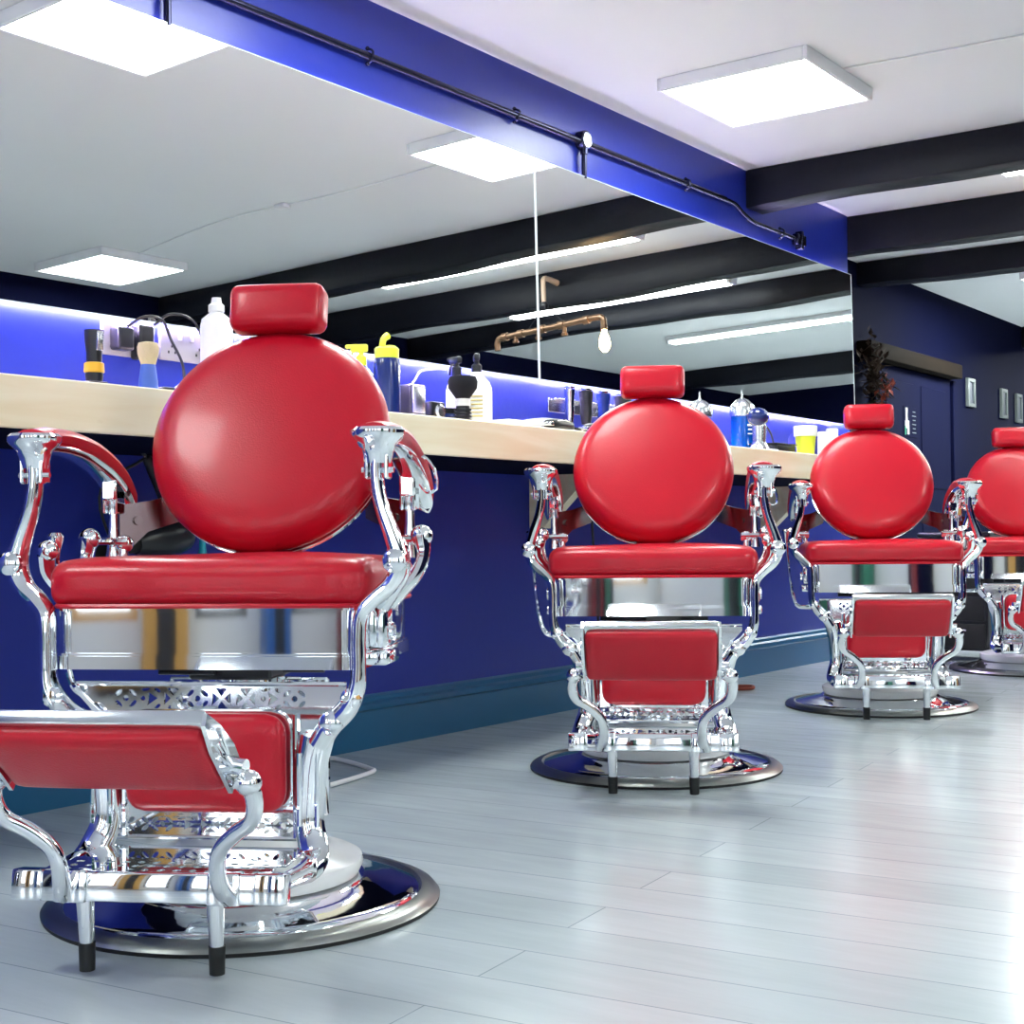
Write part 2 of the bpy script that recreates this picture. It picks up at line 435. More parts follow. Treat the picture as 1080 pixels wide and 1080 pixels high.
batten(1.15, 2.75, 9.9, 'white batten light beyond the third beam, seen in the mirror', .17, .06)
batten(2.3, 3.3, 12.8, 'small bright batten light at the far end of the room')

# surface cable between the panels
bm = NB(); tube(bm, [(.94, 4.79, H - .005), (1.6, 4.835, H - .005), (2.4, 4.80, H - .005), (3.3, 4.98, H - .005)], .004, 6)
o = link('ceiling_cable', bm, 'white_plastic'); tag(o, 'thin white cable clipped across the ceiling between the square light panels', 'cable')
bm = NB(); box(bm, (2.0, 4.80, H - .012), (.07, .05, .022), .005); o = link('junction_box', bm, 'white_plastic'); tag(o, 'small white box on the ceiling cable halfway across the room', 'junction box')
# ceiling air vent and smoke detector in the far bay
t = empty('ceiling_vent', 'pale slatted vent on the ceiling in the far bay', 'vent', (.95, 10.9, H))
bm = NB(); box(bm, (0, 0, -.02), (.5, .3, .04), .005); link('frame', bm, 'panel_frame', t)
bm = NB()
for k in range(5): box(bm, (0, -.1 + .05 * k, -.045), (.44, .02, .01))
link('slats', bm, 'white_plastic', t)

# ------------------------------------------------------------------ mirrors and their LED strips
TIL = .0171
def mirror(y0, y1, label):
    zb, zt, xb = 1.2165, 2.024, .0432
    t = empty('wall_mirror', label, 'mirror', (xb, (y0 + y1) / 2, zb), 0, 'wall mirrors'); t.rotation_euler = (0, -TIL, 0)
    bm = NB(); box(bm, (-.0035, 0, (zt - zb) / 2), (.005, y1 - y0 - .003, zt - zb)); link('glass', bm, 'mirror', t, smooth=False)
    bm = NB()
    w = (y1 - y0) / 2
    for s in (-1, 1): box(bm, (-.0035, s * (w - .0005), (zt - zb) / 2), (.0075, .004, zt - zb))
    box(bm, (-.0035, 0, .001), (.0075, 2 * w - .005, .003)); box(bm, (-.0035, 0, zt - zb - .001), (.0075, 2 * w - .005, .002))
    link('polished_edge', bm, 'mirror_edge', t, smooth=False)
    for s in (-1, 1):
        bm = NB(); box(bm, (-.014, s * (w - .3), (zt - zb) * .5), (.014, .05, .3)); link('mounting_block', bm, 'black', t, smooth=False)
mirror(1.18, 4.117, 'large frameless wall mirror over the shelf beside the nearest red chair')
mirror(4.123, 7.035, 'farther frameless wall mirror reflecting the copper pipe lamp and the beams')
def led(y0, y1, z, x, m, label):
    bm = NB(); box(bm, (x, (y0 + y1) / 2, z), (.008, y1 - y0, .004))
    o = link('led_strip', bm, m, smooth=False); tag(o, label, 'led strip', 'violet LED strips behind the mirrors')
led(1.2, 4.10, 2.021, .0038, 'led_top', 'violet LED strip along the top back edge of the nearer mirror')
led(4.14, 7.02, 2.021, .0038, 'led_top', 'violet LED strip along the top back edge of the farther mirror')
led(1.2, 4.10, 1.236, .0038, 'led', 'violet LED strip under the lower edge of the nearer mirror')
led(4.14, 7.02, 1.236, .0038, 'led', 'violet LED strip under the lower edge of the farther mirror')

# ------------------------------------------------------------------ conduit on the header
t = empty('conduit_pipe', 'glossy black conduit pipe clipped along the blue header above the mirrors', 'conduit', (0, 0, 0))
bm = NB(); X = .022
tube(bm, [(X, 1.2, 2.155), (X, 3, 2.153), (X, 5.62, 2.158)], .0125, 10, 2)
tube(bm, [(X, 5.62, 2.158), (X, 5.72, 2.153), (X, 5.80, 2.125), (X, 5.90, 2.106), (X, 6.0, 2.104), (X, 6.36, 2.104)], .010, 10, 4)
link('pipe', bm, 'conduit', t)
for y in (1.6, 2.45):
    pass
def jbox(y, z=2.157):
    bm = NB(); lathe(bm, [(.036, 0), (.036, .03), (.033, .036), (0, .036)], 24, Matrix.Translation((.002, y, z)) @ Matrix.Rotation(PI / 2, 4, 'Y'))
    jb = link('junction_box', bm, 'conduit', t)
    bm = NB(); lathe(bm, [(.028, 0), (.028, .003), (0, .004)], 20, Matrix.Translation((.038, y, z)) @ Matrix.Rotation(PI / 2, 4, 'Y')); link('cover', bm, 'chrome_soft', jb)
    bm = NB(); cyl(bm, (X, y, z - .03), (X, y, 2.018), .0105, n=10); cyl(bm, (X, y, z - .032), (X, y, z - .055), .015, n=10); link('drop_pipe', bm, 'conduit', t)
jbox(4.46, 2.165); jbox(2.44)
for y in (3.24, 4.02, 5.27, 1.8, 6.2):
    z = 2.157 if y < 5.6 else 2.104
    bm = NB()
    for s in (-1, 1): sphere(bm, (.014, y, z + s * .024), .007, 8, 6)
    tube(bm, [(.008, y, z + .026), (.034, y, z + .014), (.036, y, z), (.034, y, z - .014), (.008, y, z - .026)], .004, 6, 3)
    link('pipe_clip', bm, 'conduit', t)
bm = NB(); box(bm, (.02, 6.41, 2.104), (.036, .1, .055), .008); box(bm, (.026, 6.40, 2.10), (.04, .02, .09), .005); link('end_box', bm, 'conduit', t)

# ------------------------------------------------------------------ pipe lamp hanging by the second beam
t = empty('pipe_lamp', 'industrial copper pipe lamp with one glowing bulb hanging by a black beam', 'ceiling lamp', (1.92, 6.9, H))
bm = NB(); tube(bm, [(0, .15, -.08), (0, .06, -.07), (0, .01, -.075), (0, 0, -.11), (0, 0, -.18), (0, 0, -.23)], [.02, .016, .017, .015, .015, .015], 10); link('stem', bm, 'pipe_cream', t)
bm = NB(); sphere(bm, (0, 0, -.24), .028, 10, 8); cyl(bm, (-.02, 0, -.25), (.02, 0, -.25), .02); link('coupling', bm, 'black', t)
bm = NB(); tube(bm, [(.36, 0, -.47), (.36, 0, -.42), (.33, 0, -.395), (.2, 0, -.388), (-.1, 0, -.375), (-.35, 0, -.36), (-.41, 0, -.37), (-.42, 0, -.41)], .019, 10, 5)
for x in (.3, .18, .02, -.12, -.3): cyl(bm, (x - .02, 0, -.392 + (.3 - x) * .045), (x + .02, 0, -.392 + (.28 - x) * .045), .026, n=12)
link('arm', bm, 'pipe_brass', t)
for x in (.22, .05, -.14):
    bm = NB(); cyl(bm, (x, 0, -.385), (x, 0, -.425), .014, n=10); lathe(bm, [(.0, 0), (.02, .0), (.02, .016), (.012, .02), (0, .02)], 8, Matrix.Translation((x, 0, -.44))); link('socket_fitting', bm, 'pipe_brass', t)
for x0, x1 in ((0, -.16), (0, .13)):
    bm = NB(); tube(bm, [(0, 0, -.24), (x1, 0, -.375)], .003, 5, 1); link('cable', bm, 'black', t)
bm = NB(); cyl(bm, (-.42, 0, -.41), (-.42, 0, -.44), .02, n=12); h_ = link('bulb_holder', bm, 'pipe_brass', t)
bm = NB(); lathe(bm, [(.0, -.135), (.012, -.133), (.03, -.11), (.034, -.085), (.028, -.05), (.015, -.02), (.014, 0), (0, 0)], 16, Matrix.Translation((-.42, 0, -.437))); link('bulb', bm, 'bulb', t)

# ------------------------------------------------------------------ shelf
SZ, SX = .978, .545
t = empty('wall_shelf', 'long thick pine shelf running along the blue wall under the mirrors', 'shelf', (0, 1.1, SZ))
bm = NB(); box(bm, (SX / 2 + .001, 2.66, -.0525), (SX - .002, 5.32, .105), .003, 1); link('shelf_board', bm, 'pine', t)
bm = NB(); box(bm, (SX / 2, 2.66, -.1065), (SX - .02, 5.31, .003)); link('dark_underside', bm, 'navy', t, smooth=False)  # thin dark sheet added to make the shelf's underside darker
for yb in (3.03, .6, 4.9):
    bm = NB(); prism(bm, [(.002, -.1085), (.25, -.1085), (.25, -.125), (.06, -.30), (.002, -.30)], yb - .024, yb + .024, Matrix(((1, 0, 0, 0), (0, 0, 1, 0), (0, 1, 0, 0), (0, 0, 0, 1))))
    link('bracket', bm, 'pine', t, smooth=False)

# ------------------------------------------------------------------ barber chair (front faces -y; t forward)
def barber_chair(label):
    T = empty('barber_chair', label, 'barber chair', (0, 0, 0), 0, 'red and chrome barber chairs in a row')
    # base
    bm = NB(); lathe(bm, [(0, .014), (.318, .014), (.31, .021), (.285, .024), (.255, .032), (.22, .041), (.215, .045), (0, .045)], 72); bp = link('base_plate', bm, 'chrome', T)
    bm = NB(); lathe(bm, [(0, 0), (.35, 0), (.352, .007), (.345, .015), (.332, .02), (.319, .0215), (.3175, .0145), (0, .0142)], 72, mis=[1, 1, 0, 0, 0, 0, 0]); link('base_rim', bm, ['rim', 'rubber'], bp)
    bm = NB(); lathe(bm, [(0, .045), (.19, .045), (.205, .049), (.213, .066), (.211, .077), (.2, .082), (.13, .098), (.1, .13), (.09, .18), (0, .18)], 56); link('pedestal', bm, 'white_enamel', T)
    bm = NB(); cyl(bm, (0, 0, .17), (0, 0, .405), .075, n=28); link('column', bm, 'chrome', T)
    bm = NB(); box(bm, (0, .02, .42), (.15, .2, .03), .005, 1); cyl(bm, (-.15, .0, .419), (.15, .0, .419), .008, n=8); cyl(bm, (-.12, -.10, .422), (-.02, -.10, .422), .006, n=8); link('lift_mechanism', bm, 'black', T)
    # seat frame: chrome band with a raised lip and side housings
    bm = NB(); prism(bm, rounded_rect(.262, .205, .03), .462, .536); prism(bm, rounded_rect(.266, .209, .032), .4575, .4625); prism(bm, rounded_rect(.2655, .2085, .03), .534, .538)
    prism(bm, rounded_rect(.268, .212, .034), .436, .458)
    sf = link('seat_frame', bm, 'chrome', T)
    for s in (-1, 1):
        bm = NB(); box(bm, (s * .273, -.07, .4975), (.03, .09, .07), .01, 2); box(bm, (s * .275, -.07, .447), (.036, .1, .024), .006, 2); cyl(bm, (s * .285, -.07, .49), (s * .294, -.07, .49), .016, n=14); link('side_housing', bm, 'chrome', sf)
    # seat cushion
    bm = NB(); pillow(bm, (.281, .210, .04), (.030, .04, .030), (.012, 0), 16, .0025); 
    for v in bm.verts: v.co += Vector((0, 0, .576))
    sc = link('seat_cushion', bm, 'leather', T)
    bm = NB()
    rp = rounded_rect(.273, .209, .045); tube(bm, [(x, y, .5415) for x, y in rp] + [(rp[0][0], rp[0][1], .5415)], .0045, 6, 1); link('piping', bm, 'leather', sc)
    # pierced skirt
    def ell(cx, cy, rx, ry, a=0, n=14):
        a = math.radians(a); return [(cx + rx * math.cos(2 * PI * k / n) * math.cos(a) - ry * math.sin(2 * PI * k / n) * math.sin(a),
                                      cy + rx * math.cos(2 * PI * k / n) * math.sin(a) + ry * math.sin(2 * PI * k / n) * math.cos(a)) for k in range(n)]
    holes = []
    def motif(cx, cz, k, sy=1.):
        h = .0175 * sy
        if k == 0:     # X lattice
            for sx, sz in ((1, 0), (-1, 0), (0, 1), (0, -1)):
                w = .0155
                if sx: holes.append([(cx + sx * .0045, cz), (cx + sx * w, cz + h * .62), (cx + sx * (w + .001), cz - h * .62)])
                else: holes.append([(cx, cz + sz * .0042), (cx + .0115, cz + sz * h), (cx - .0115, cz + sz * h)])
        elif k == 1:   # eye with leaves
            holes.append(ell(cx, cz, .0052, .0052)); holes.append(ell(cx - .0125, cz + .009 * sy, .008, .0038, 40)); holes.append(ell(cx + .0125, cz + .009 * sy, .008, .0038, -40))
            holes.append(ell(cx - .0125, cz - .009 * sy, .008, .0035, -40)); holes.append(ell(cx + .0125, cz - .009 * sy, .008, .0035, 40))
        else:          # arrow with studs
            holes.append([(cx - .004, cz + .012 * sy), (cx + .014, cz), (cx - .004, cz - .012 * sy), (cx - .001, cz)])
            holes.append(ell(cx - .0115, cz, .0042, .0042)); holes.append(ell(cx - .007, cz + .0148 * sy, .008, .0024, 8)); holes.append(ell(cx + .014, cz - .0135 * sy, .006, .003, 30)); holes.append(ell(cx + .014, cz + .0135 * sy, .006, .003, -30))
    seq = [2, 0, 1, 0, 2, 1, 0, 2]
    for i, k in enumerate([1, 2, 0, 1, 0, 0, 2, 1]): motif(-.147 + i * .042, .385, k)
    for i, k in enumerate([1, 1, 2, 0, 1, 2, 1]): motif(-.126 + i * .042, .1735, k, .72)
    mt = Matrix(((1, 0, 0, 0), (0, 0, -1, -.18), (0, 1, 0, 0), (0, 0, 0, 1)))
    outer = [(-.235, .409), (-.235, .395), (-.19, .345), (-.172, .31), (-.172, .152), (.172, .152), (.172, .31), (.19, .345), (.235, .395), (.235, .409)]
    pp = pierced_plate('skirt_panel', outer, holes, .006, 'chrome', T, mt)
    bm = NB()
    for z in (.409, .152): tube(bm, [(-.172 if z < .3 else -.235, -.181, z), (.172 if z < .3 else .235, -.181, z)], .0045, 8, 1)
    for s in (-1, 1):
        tube(bm, [(s * .150, -.186, .36), (s * .150, -.186, .155)], .006, 8, 1)
    link('skirt_trim', bm, 'chrome', pp)
    bm = NB(); box(bm, (0, .03, .275), (.30, .02, .25), .004, 1); link('rear_panel', bm, 'chrome', T)
    # calf pad
    bm = NB(); prism(bm, rounded_rect(.142, .085, .03), 0, .006, Matrix.Translation((0, -.184, .281)) @ Matrix.Rotation(PI / 2, 4, 'X')); 
    cb = link('calf_pad', bm, 'chrome', T)
    bm = NB(); pillow(bm, (.138, .082, .014), (.035, .035, .013), (.010, 0), 12, 0, Matrix.Translation((0, -.203, .281)) @ Matrix.Rotation(PI / 2, 4, 'X')); link('calf_cushion', bm, 'leather', cb)
    # side frames
    for s in (-1, 1):
        f = -1
        bm = NB()
        P = [(.297, -.205, .80), (.295, -.205, .755), (.303, -.205, .705), (.322, -.203, .65), (.331, -.2, .612), (.318, -.203, .578), (.289, -.21, .552), (.270, -.217, .528), (.266, -.22, .49), (.266, -.22, .44), (.262, -.218, .405), (.244, -.212, .372), (.214, -.205, .344), (.196, -.2, .318)]
        tube(bm, [(s * x, y, z) for x, y, z in P], [.95, .9, .95, 1.1, 1.25, 1.15, 1.05, 1, .95, .95, 1.1, 1.35, 1.5, 1.5], 12, 5, flat=(.0125, .024))
        P = [(.190, -.2, .325), (.181, -.2, .28), (.176, -.198, .22), (.176, -.2, .18), (.184, -.21, .15), (.192, -.235, .128), (.19, -.3, .125), (.182, -.40, .132)]
        tube(bm, [(s * x, y, z) for x, y, z in P], [1.25, 1.15, 1.1, 1.1, 1.15, 1.1, .9, .8], 12, 5, flat=(.0235, .016), up=(0, 1, .0) if True else None)
        for (x, z, r) in ((.255, .392, .017), (.222, .352, .02), (.329, .615, .02)):
            lathe(bm, [(0, 0), (r, 0), (r, .01), (r * .7, .016), (0, .018)], 14, Matrix.Translation((s * x, -.226, z)) @ Matrix.Rotation(PI / 2, 4, 'X'))
        # raised beads on the leg
        tube(bm, [(s * .193, -.214, .30), (s * .193, -.214, .18)], .004, 6, 1); tube(bm, [(s * .163, -.214, .30), (s * .163, -.214, .18)], .004, 6, 1)
        sfm = link('side_frame', bm, 'chrome', T)
        # knuckle clamp under the arm
        bm = NB()
        lathe(bm, [(0, -.004), (.022, -.004), (.026, .012), (.030, .026), (.041, .036), (.0455, .042), (.0455, .05), (.040, .055), (0, .056)], 20, Matrix.Translation((s * .297, -.205, .779)) @ Matrix.Diagonal((1, .95, 1, 1)))
        box(bm, (s * (.297 - .017), -.205, .775), (.007, .034, .052), .003, 1); box(bm, (s * (.297 + .017), -.205, .775), (.007, .034, .052), .003, 1)
        cyl(bm, (s * .27, -.205, .764), (s * .324, -.205, .764), .005, n=8)
        link('arm_knuckle', bm, 'chrome', sfm)
        # armrest: chrome rail with red pad on top, hooked down at the rear
        L = [(-.225, .826), (-.17, .831), (-.10, .831), (-.02, .822), (.06, .800), (.12, .772), (.16, .738), (.168, .705)]
        bm = NB(); tube(bm, [(s * .294, y, z - .018) for y, z in L[:-1]] + [(s * .29, .164, .71)], [1, 1, 1, 1, 1, 1, 1, .9], 12, 4, flat=(.013, .027), up=(1, 0, 0)); rail = link('armrest', bm, 'chrome', T)
        bm = NB(); tube(bm, [(s * .294, y, z + .002) for y, z in L], [.9, 1, 1, 1, 1, 1, .95, .75], 12, 4, flat=(.015, .031), up=(1, 0, 0)); link('arm_pad', bm, 'leather', rail)
        bm = NB(); box(bm, (s * .288, .10, .750), (.03, .05, .045), .005, 1); box(bm, (s * .276, .10, .725), (.006, .04, .045), .003, 1); box(bm, (s * .300, .10, .725), (.006, .04, .045), .003, 1); link('rear_bracket', bm, 'chrome', rail)
        # rear posts
        bm = NB(); tube(bm, [(s * .288, .10, .745), (s * .288, .10, .715), (s * .288, .10, .68), (s * .288, .10, .64), (s * .288, .10, .615)], [.014, .0085, .009, .0125, .016], 10, 4)
        tube(bm, [(s * .318, .06, .655), (s * .322, .055, .62), (s * .312, .03, .585), (s * .29, .0, .556), (s * .272, -.02, .532)], [.016, .012, .013, .014, .015], 10, 4, flat=(1, 1.5))
        sphere(bm, (s * .318, .06, .655), .021); sphere(bm, (s * .262, .09, .645), .017); cyl(bm, (s * .262, .085, .65), (s * .262, .085, .53), .009, n=10); cyl(bm, (s * .25, .075, .65), (s * .33, .06, .65), .007, n=8)
        link('rear_post', bm, 'chrome', T)
        # curved brace behind the front post
        bm = NB(); tube(bm, [(s * .318, -.12, .63), (s * .318, -.11, .595), (s * .3, -.10, .565), (s * .278, -.09, .535)], [.014, .013, .013, .014], 10, 4, flat=(1, 1.6)); sphere(bm, (s * .312, -.125, .635), .019); link('arm_brace', bm, 'chrome', T)
        # plate from arm to backrest
        bm = NB(); pl = [(0, -.036), (.025, -.05), (.055, -.022), (.125, .0), (.13, .058), (.06, .038), (0, .03)]
        a = Vector((s * .283, .115, .69)); b = Vector((s * .178, .20, .69)); u = (b - a).normalized(); v = Vector((0, 0, 1)); w = u.cross(v).normalized()
        mx = Matrix((u, v, w)).transposed().to_4x4(); mx.translation = a; prism(bm, pl, -.004, .004, mx); cyl(bm, a + u * .035 - w * .008, a + u * .035 + w * .012, .009, n=12); link('back_bracket', bm, 'plate_dark', T)
    # backrest
    tl = math.radians(23); R0 = .235
    mx = Matrix.Translation((0, .165, .848)) @ Matrix.Rotation(-tl, 4, 'X') @ Matrix.Rotation(PI / 2, 4, 'X')
    prof = [(0, .048)] + [(R0 * .975 * k / 14, .048 - .014 * (k / 14) ** 2 - .0 * k) for k in range(1, 11)] + [(R0 * .80, .0375), (R0 * .88, .031), (R0 * .945, .019), (R0 * .985, .004), (R0, -.012), (R0 * .985, -.026), (R0 * .93, -.034), (0, -.034)]
    bm = NB(); lathe(bm, prof, 72, mx); br = link('backrest', bm, 'leather', T)
    bm = NB(); lathe(bm, [(0, -.0345), (R0 * .95, -.0345), (R0 * .99, -.037), (R0 * .985, -.048), (R0 * .9, -.062), (R0 * .5, -.072), (0, -.074)], 64, mx); link('back_shell', bm, 'chrome', br)
    # headrest
    bm = NB(); pillow(bm, (.0955, .047, .034), (.02, .02, .02), (.008, 0), 10, 0, Matrix.Translation((0, .235, 1.107)) @ Matrix.Rotation(math.radians(-12), 4, 'X') @ Matrix.Rotation(PI / 2, 4, 'X'))
    for v in bm.verts:
        if v.co.y < .215: v.co.x *= .985
    hd = link('headrest', bm, 'leather', T)
    bm = NB(); box(bm, (0, .262, 1.05), (.05, .02, .1), .004, 1); link('headrest_bracket', bm, 'chrome', hd)
    # hydraulic lever on the left of the picture
    bm = NB(); tube(bm, [(-.343, -.03, .64), (-.338, -.03, .57), (-.328, -.03, .47), (-.316, -.03, .405), (-.3, -.03, .378), (-.27, -.03, .374), (-.19, -.03, .378)], [.006, .0055, .006, .0065, .007, .008, .011], 8, 4); lv = link('lever', bm, 'chrome', T)
    bm = NB(); lathe(bm, [(0, -.03), (.006, -.03), (.009, -.01), (.014, .008), (.0145, .016), (.010, .022), (0, .023)], 14, Matrix.Translation((-.343, -.03, .645))); link('lever_knob', bm, 'chrome', lv)
    # wire lock handle on the right
    bm = NB(); tube(bm, [(.31, .05, .80), (.325, .05, .80), (.345, .05, .775), (.348, .05, .74), (.33, .05, .735), (.318, .05, .75)], .0035, 6, 2); link('lock_handle', bm, 'chrome', T)
    # foot bar, tread plate
    rb = Matrix.Rotation(math.radians(-8), 3, 'X')
    bm = NB(); box(bm, (0, -.452, .1365), (.33, .02, .044), .004, 2, rot=rb)
    for s in (-1, 1):
        box(bm, (s * .187, -.446, .1365), (.048, .036, .046), .004, 2, rot=rb); box(bm, (s * .118, -.452, .1365), (.05, .03, .048), .004, 2, rot=rb)
    fb = link('foot_bar', bm, 'chrome', T)
    hl = []
    for i in range(13):
        for j in range(3):
            hl.append(ell(-.15 + i * .025, .355 + j * .024, .0075, .006, (i + j) * 60))
    tp = pierced_plate('tread_plate', [(-.17, .325), (.17, .325), (.17, .442), (-.17, .442)], hl, .004, 'chrome', fb, Matrix(((1, 0, 0, 0), (0, -1, 0, 0), (0, 0, -1, .148), (0, 0, 0, 1))))
    bm = NB(); box(bm, (0, -.27, .142), (.35, .12, .004), .001, 1); link('tread_link', bm, 'chrome', fb)
    for s in (-1, 1):
        bm = NB(); cyl(bm, (s * .101, -.447, .116), (s * .101, -.442, .042), .0135, .0105, 14); lg = link('footrest_leg', bm, 'chrome', T)
        bm = NB(); cyl(bm, (s * .101, -.442, .05), (s * .101, -.441, .008), .0125, .0115, 14); link('rubber_tip', bm, 'rubber', lg)
        bm = NB(); tube(bm, [(s * .128, -.462, .125), (s * .122, -.482, .145), (s * .120, -.494, .175), (s * .128, -.504, .205), (s * .155, -.517, .232), (s * .183, -.532, .252), (s * .193, -.545, .278), (s * .19, -.555, .305), (s * .172, -.562, .318)], [.014, .014, .0125, .012, .012, .012, .0125, .0135, .013], 12, 4)
        sphere(bm, (s * .188, -.556, .312), .019); link('footrest_arm', bm, 'chrome', T)
    # folded footrest pad
    cen = Vector((0, -.585, .372)); an = math.atan2(.09, .125)
    mx = Matrix.Translation(cen) @ Matrix.Rotation(an, 4, 'X')     # local z up along the slab, -y out of its face
    bm = NB(); box(bm, mx @ Vector((0, .010, .0)), (.322, .022, .160), .004, 2, rot=Matrix.Rotation(an, 3, 'X')); 
    fp = link('footrest_pad', bm, 'chrome_soft', T)
    bm = NB(); pillow(bm, (.157, .073, .014), (.012, .02, .012), (.006, 0), 12, 0, mx @ Matrix.Translation((0, -.008, -.004)) @ Matrix.Rotation(PI / 2, 4, 'X')); link('footrest_cushion', bm, 'leather', fp)
    for s in (-1, 1):
        bm = NB()
        fan = [(-.028, -.074), (.026, -.082), (.032, -.04), (.024, .03), (.010, .082), (-.008, .08), (-.022, .03)]
        m2 = mx @ Matrix(((0, 0, 1, s * .162), (1, 0, 0, .004), (0, 1, 0, 0), (0, 0, 0, 1)))
        prism(bm, fan, -.003, .003, m2)
        for k in range(4):
            tube(bm, [m2 @ Vector((.0, -.055, s * .004)), m2 @ Vector((-.018 + .011 * k, .02 + .012 * (k % 2), s * .004))], .003, 6, 1)
        cyl(bm, mx @ Vector((s * .163, .008, -.052)), mx @ Vector((s * .185, .004, -.05)), .012, n=12)
        link('end_plate', bm, 'chrome', fp)
    return T

TH = math.radians(29)
labels = ['nearest red and chrome barber chair, largest, at the left edge beside the shelf',
          'second red and chrome barber chair from the left, in the middle of the row',
          'third red and chrome barber chair, in front of the end of the mirror wall',
          'farthest red and chrome barber chair, cut off by the right edge']
pos = [(1.0385, 1.7536, math.radians(29)), (.931, 3.40, math.radians(29.7)), (.939, 5.05, math.radians(28.6)), (1.005, 6.715, math.radians(29))]
ch = barber_chair(labels[0])
for i, (x, y, a) in enumerate(pos):
    o = ch if i == 0 else dup_tree(ch)
    o.location = (x, y, 0); o.rotation_euler = (0, 0, a); o['label'] = labels[i]
# the nearest chair's footrest is folded a little further forward about its pins
for c in ch.children:
    if c.name.startswith('footrest_pad'):
        pv = Vector((0, -.556, .312)); rot = Matrix.Rotation(math.radians(17), 4, 'X')
        c.matrix_local = Matrix.Translation(pv) @ rot @ Matrix.Translation(-pv)

# ------------------------------------------------------------------ things on the shelf
def at(name, label, cat, x, y, z=SZ, rz=0., group=None): return empty(name, label, cat, (x, y, z), rz, group)

# hair trimmer standing on a flat stand
t = at('hair_trimmer', 'black hair trimmer with a yellow ring standing on a flat charger at the shelf left', 'hair trimmer', .36, 1.945)
bm = NB(); box(bm, (0, 0, .008), (.07, .11, .014), .004); box(bm, (0, 0, .02), (.04, .05, .012), .004); link('charging_stand', bm, 'black', t)
bm = NB(); lathe(bm, [(0, .026), (.018, .026), (.02, .04), (.017, .06), (.0175, .09), (.021, .12), (.022, .14), (0, .142)], 18); link('body', bm, 'black', t)
bm = NB(); lathe(bm, [(.0205, .045), (.0225, .047), (.0215, .066), (.0185, .068)], 18); link('ring', bm, 'amber', t)
bm = NB(); box(bm, (.017, 0, .115), (.012, .016, .045), .003); link('blade_guard', bm, 'steel', t)

# shaving brush
def brush(x, y, label, hm, bmx, hh, hr, bh, br_, stripes=False):
    t = at('shaving_brush', label, 'brush', x, y)
    bm = NB()
    if stripes:
        prof = [(0, 0)]
        for k in range(5): prof += [(hr, .002 + k * .0095), (hr, .007 + k * .0095), (hr * .8, .008 + k * .0095), (hr * .8, .0105 + k * .0095)]
        prof += [(hr * .75, hh * .72), (0, hh * .72)]
        lathe(bm, prof, 20); link('handle', bm, 'black', t)
        bm = NB(); lathe(bm, [(0, hh * .72), (hr * .85, hh * .72), (hr * .8, hh), (0, hh)], 20); link('ferrule', bm, 'white_plastic', t)
    else:
        lathe(bm, [(0, 0), (hr, 0), (hr * .95, hh * .4), (hr * .72, hh), (0, hh)], 20); link('handle', bm, hm, t)
    bm = NB(); lathe(bm, [(0, hh - .002), (hr * .7, hh - .002), (br_ * .95, hh + bh * .45), (br_, hh + bh * .75), (br_ * .88, hh + bh * .95), (br_ * .45, hh + bh), (0, hh + bh)], 20); link('bristles', bm, bmx, t)
brush(.46, 2.013, 'shaving brush with cream bristles and tapered blue handle standing on the shelf', 'blue_handle', 'bristle', .062, .022, .05, .024)
brush(.42, 3.19, 'black bristled neck brush with striped black handle beside the white bottle', 'black', 'black_bristle', .075, .026, .068, .044, True)

# low dark clutter between
t = at('clipper_comb', 'small black clipper guard lying on the shelf beside the blue brush', 'comb', .42, 1.99 - .05)
bm = NB(); box(bm, (0, 0, .007), (.02, .05, .012), .003); box(bm, (.012, 0, .004), (.02, .04, .006), .002); link('guard', bm, 'black', t)
t = at('cable_adaptor', 'small black adaptor with trailing wires lying behind the blue brush', 'adaptor', .40, 2.115)
bm = NB(); box(bm, (0, 0, .012), (.04, .05, .022), .004); link('body', bm, 'black', t)
bm = NB()
for k in range(3): tube(bm, [(.0, .02, .02), (-.01 * k, .06, .045 - .01 * k), (-.03, .10, .02), (-.02, .14 + .01 * k, .008)], .003, 6)
link('wire', bm, 'white_plastic', t)

# wall sockets with plugs
def socket(y0, y1, z, label, plugs):
    t = empty('wall_socket', label, 'socket', (.0, (y0 + y1) / 2, z), 0, 'white wall sockets')
    w = (y1 - y0); bm = NB(); box(bm, (.006, 0, 0), (.012, w, .088), .004); link('face_plate', bm, 'socket_grey', t)
    for s in (-1, 1):
        bm = NB(); box(bm, (.014, s * w * .12, .022), (.006, .012, .02), .002); link('switch', bm, 'white_plastic', t)
        bm = NB()
        for dx, dz in ((0, -.006), (-.011, -.022), (.011, -.022)): box(bm, (.0125, s * w * .28 + dx, dz), (.002, .004, .007))
        link('pin_holes', bm, 'black', t)
    return t
socket(2.235, 2.395, 1.168, 'white double wall socket holding the black plugs, nearer the left edge', 2)
socket(2.42, 2.59, 1.172, 'white double wall socket with free outlets, left of the big red headrest', 0)
def plug(y, z, s, label, m='black', path=None):
    t = empty('power_plug', label, 'plug', (.012, y, z), 0, 'black plugs in the sockets')
    bm = NB(); box(bm, (.0195, 0, 0), (.042, s[0], s[1]), .008, 3); link('body', bm, m, t)
    if path:
        bm = NB(); tube(bm, path, .0038, 8, 6); link('cord', bm, 'black', t)
plug(2.28, 1.165, (.05, .06), 'round black plug at the left of the double socket with a looping cord', 'black', [(.04, 0, .03), (.07, .03, .055), (.09, .07, .05), (.09, .10, .0), (.12, .11, -.06), (.15, .09, -.12), (.17, .06, -.165)])
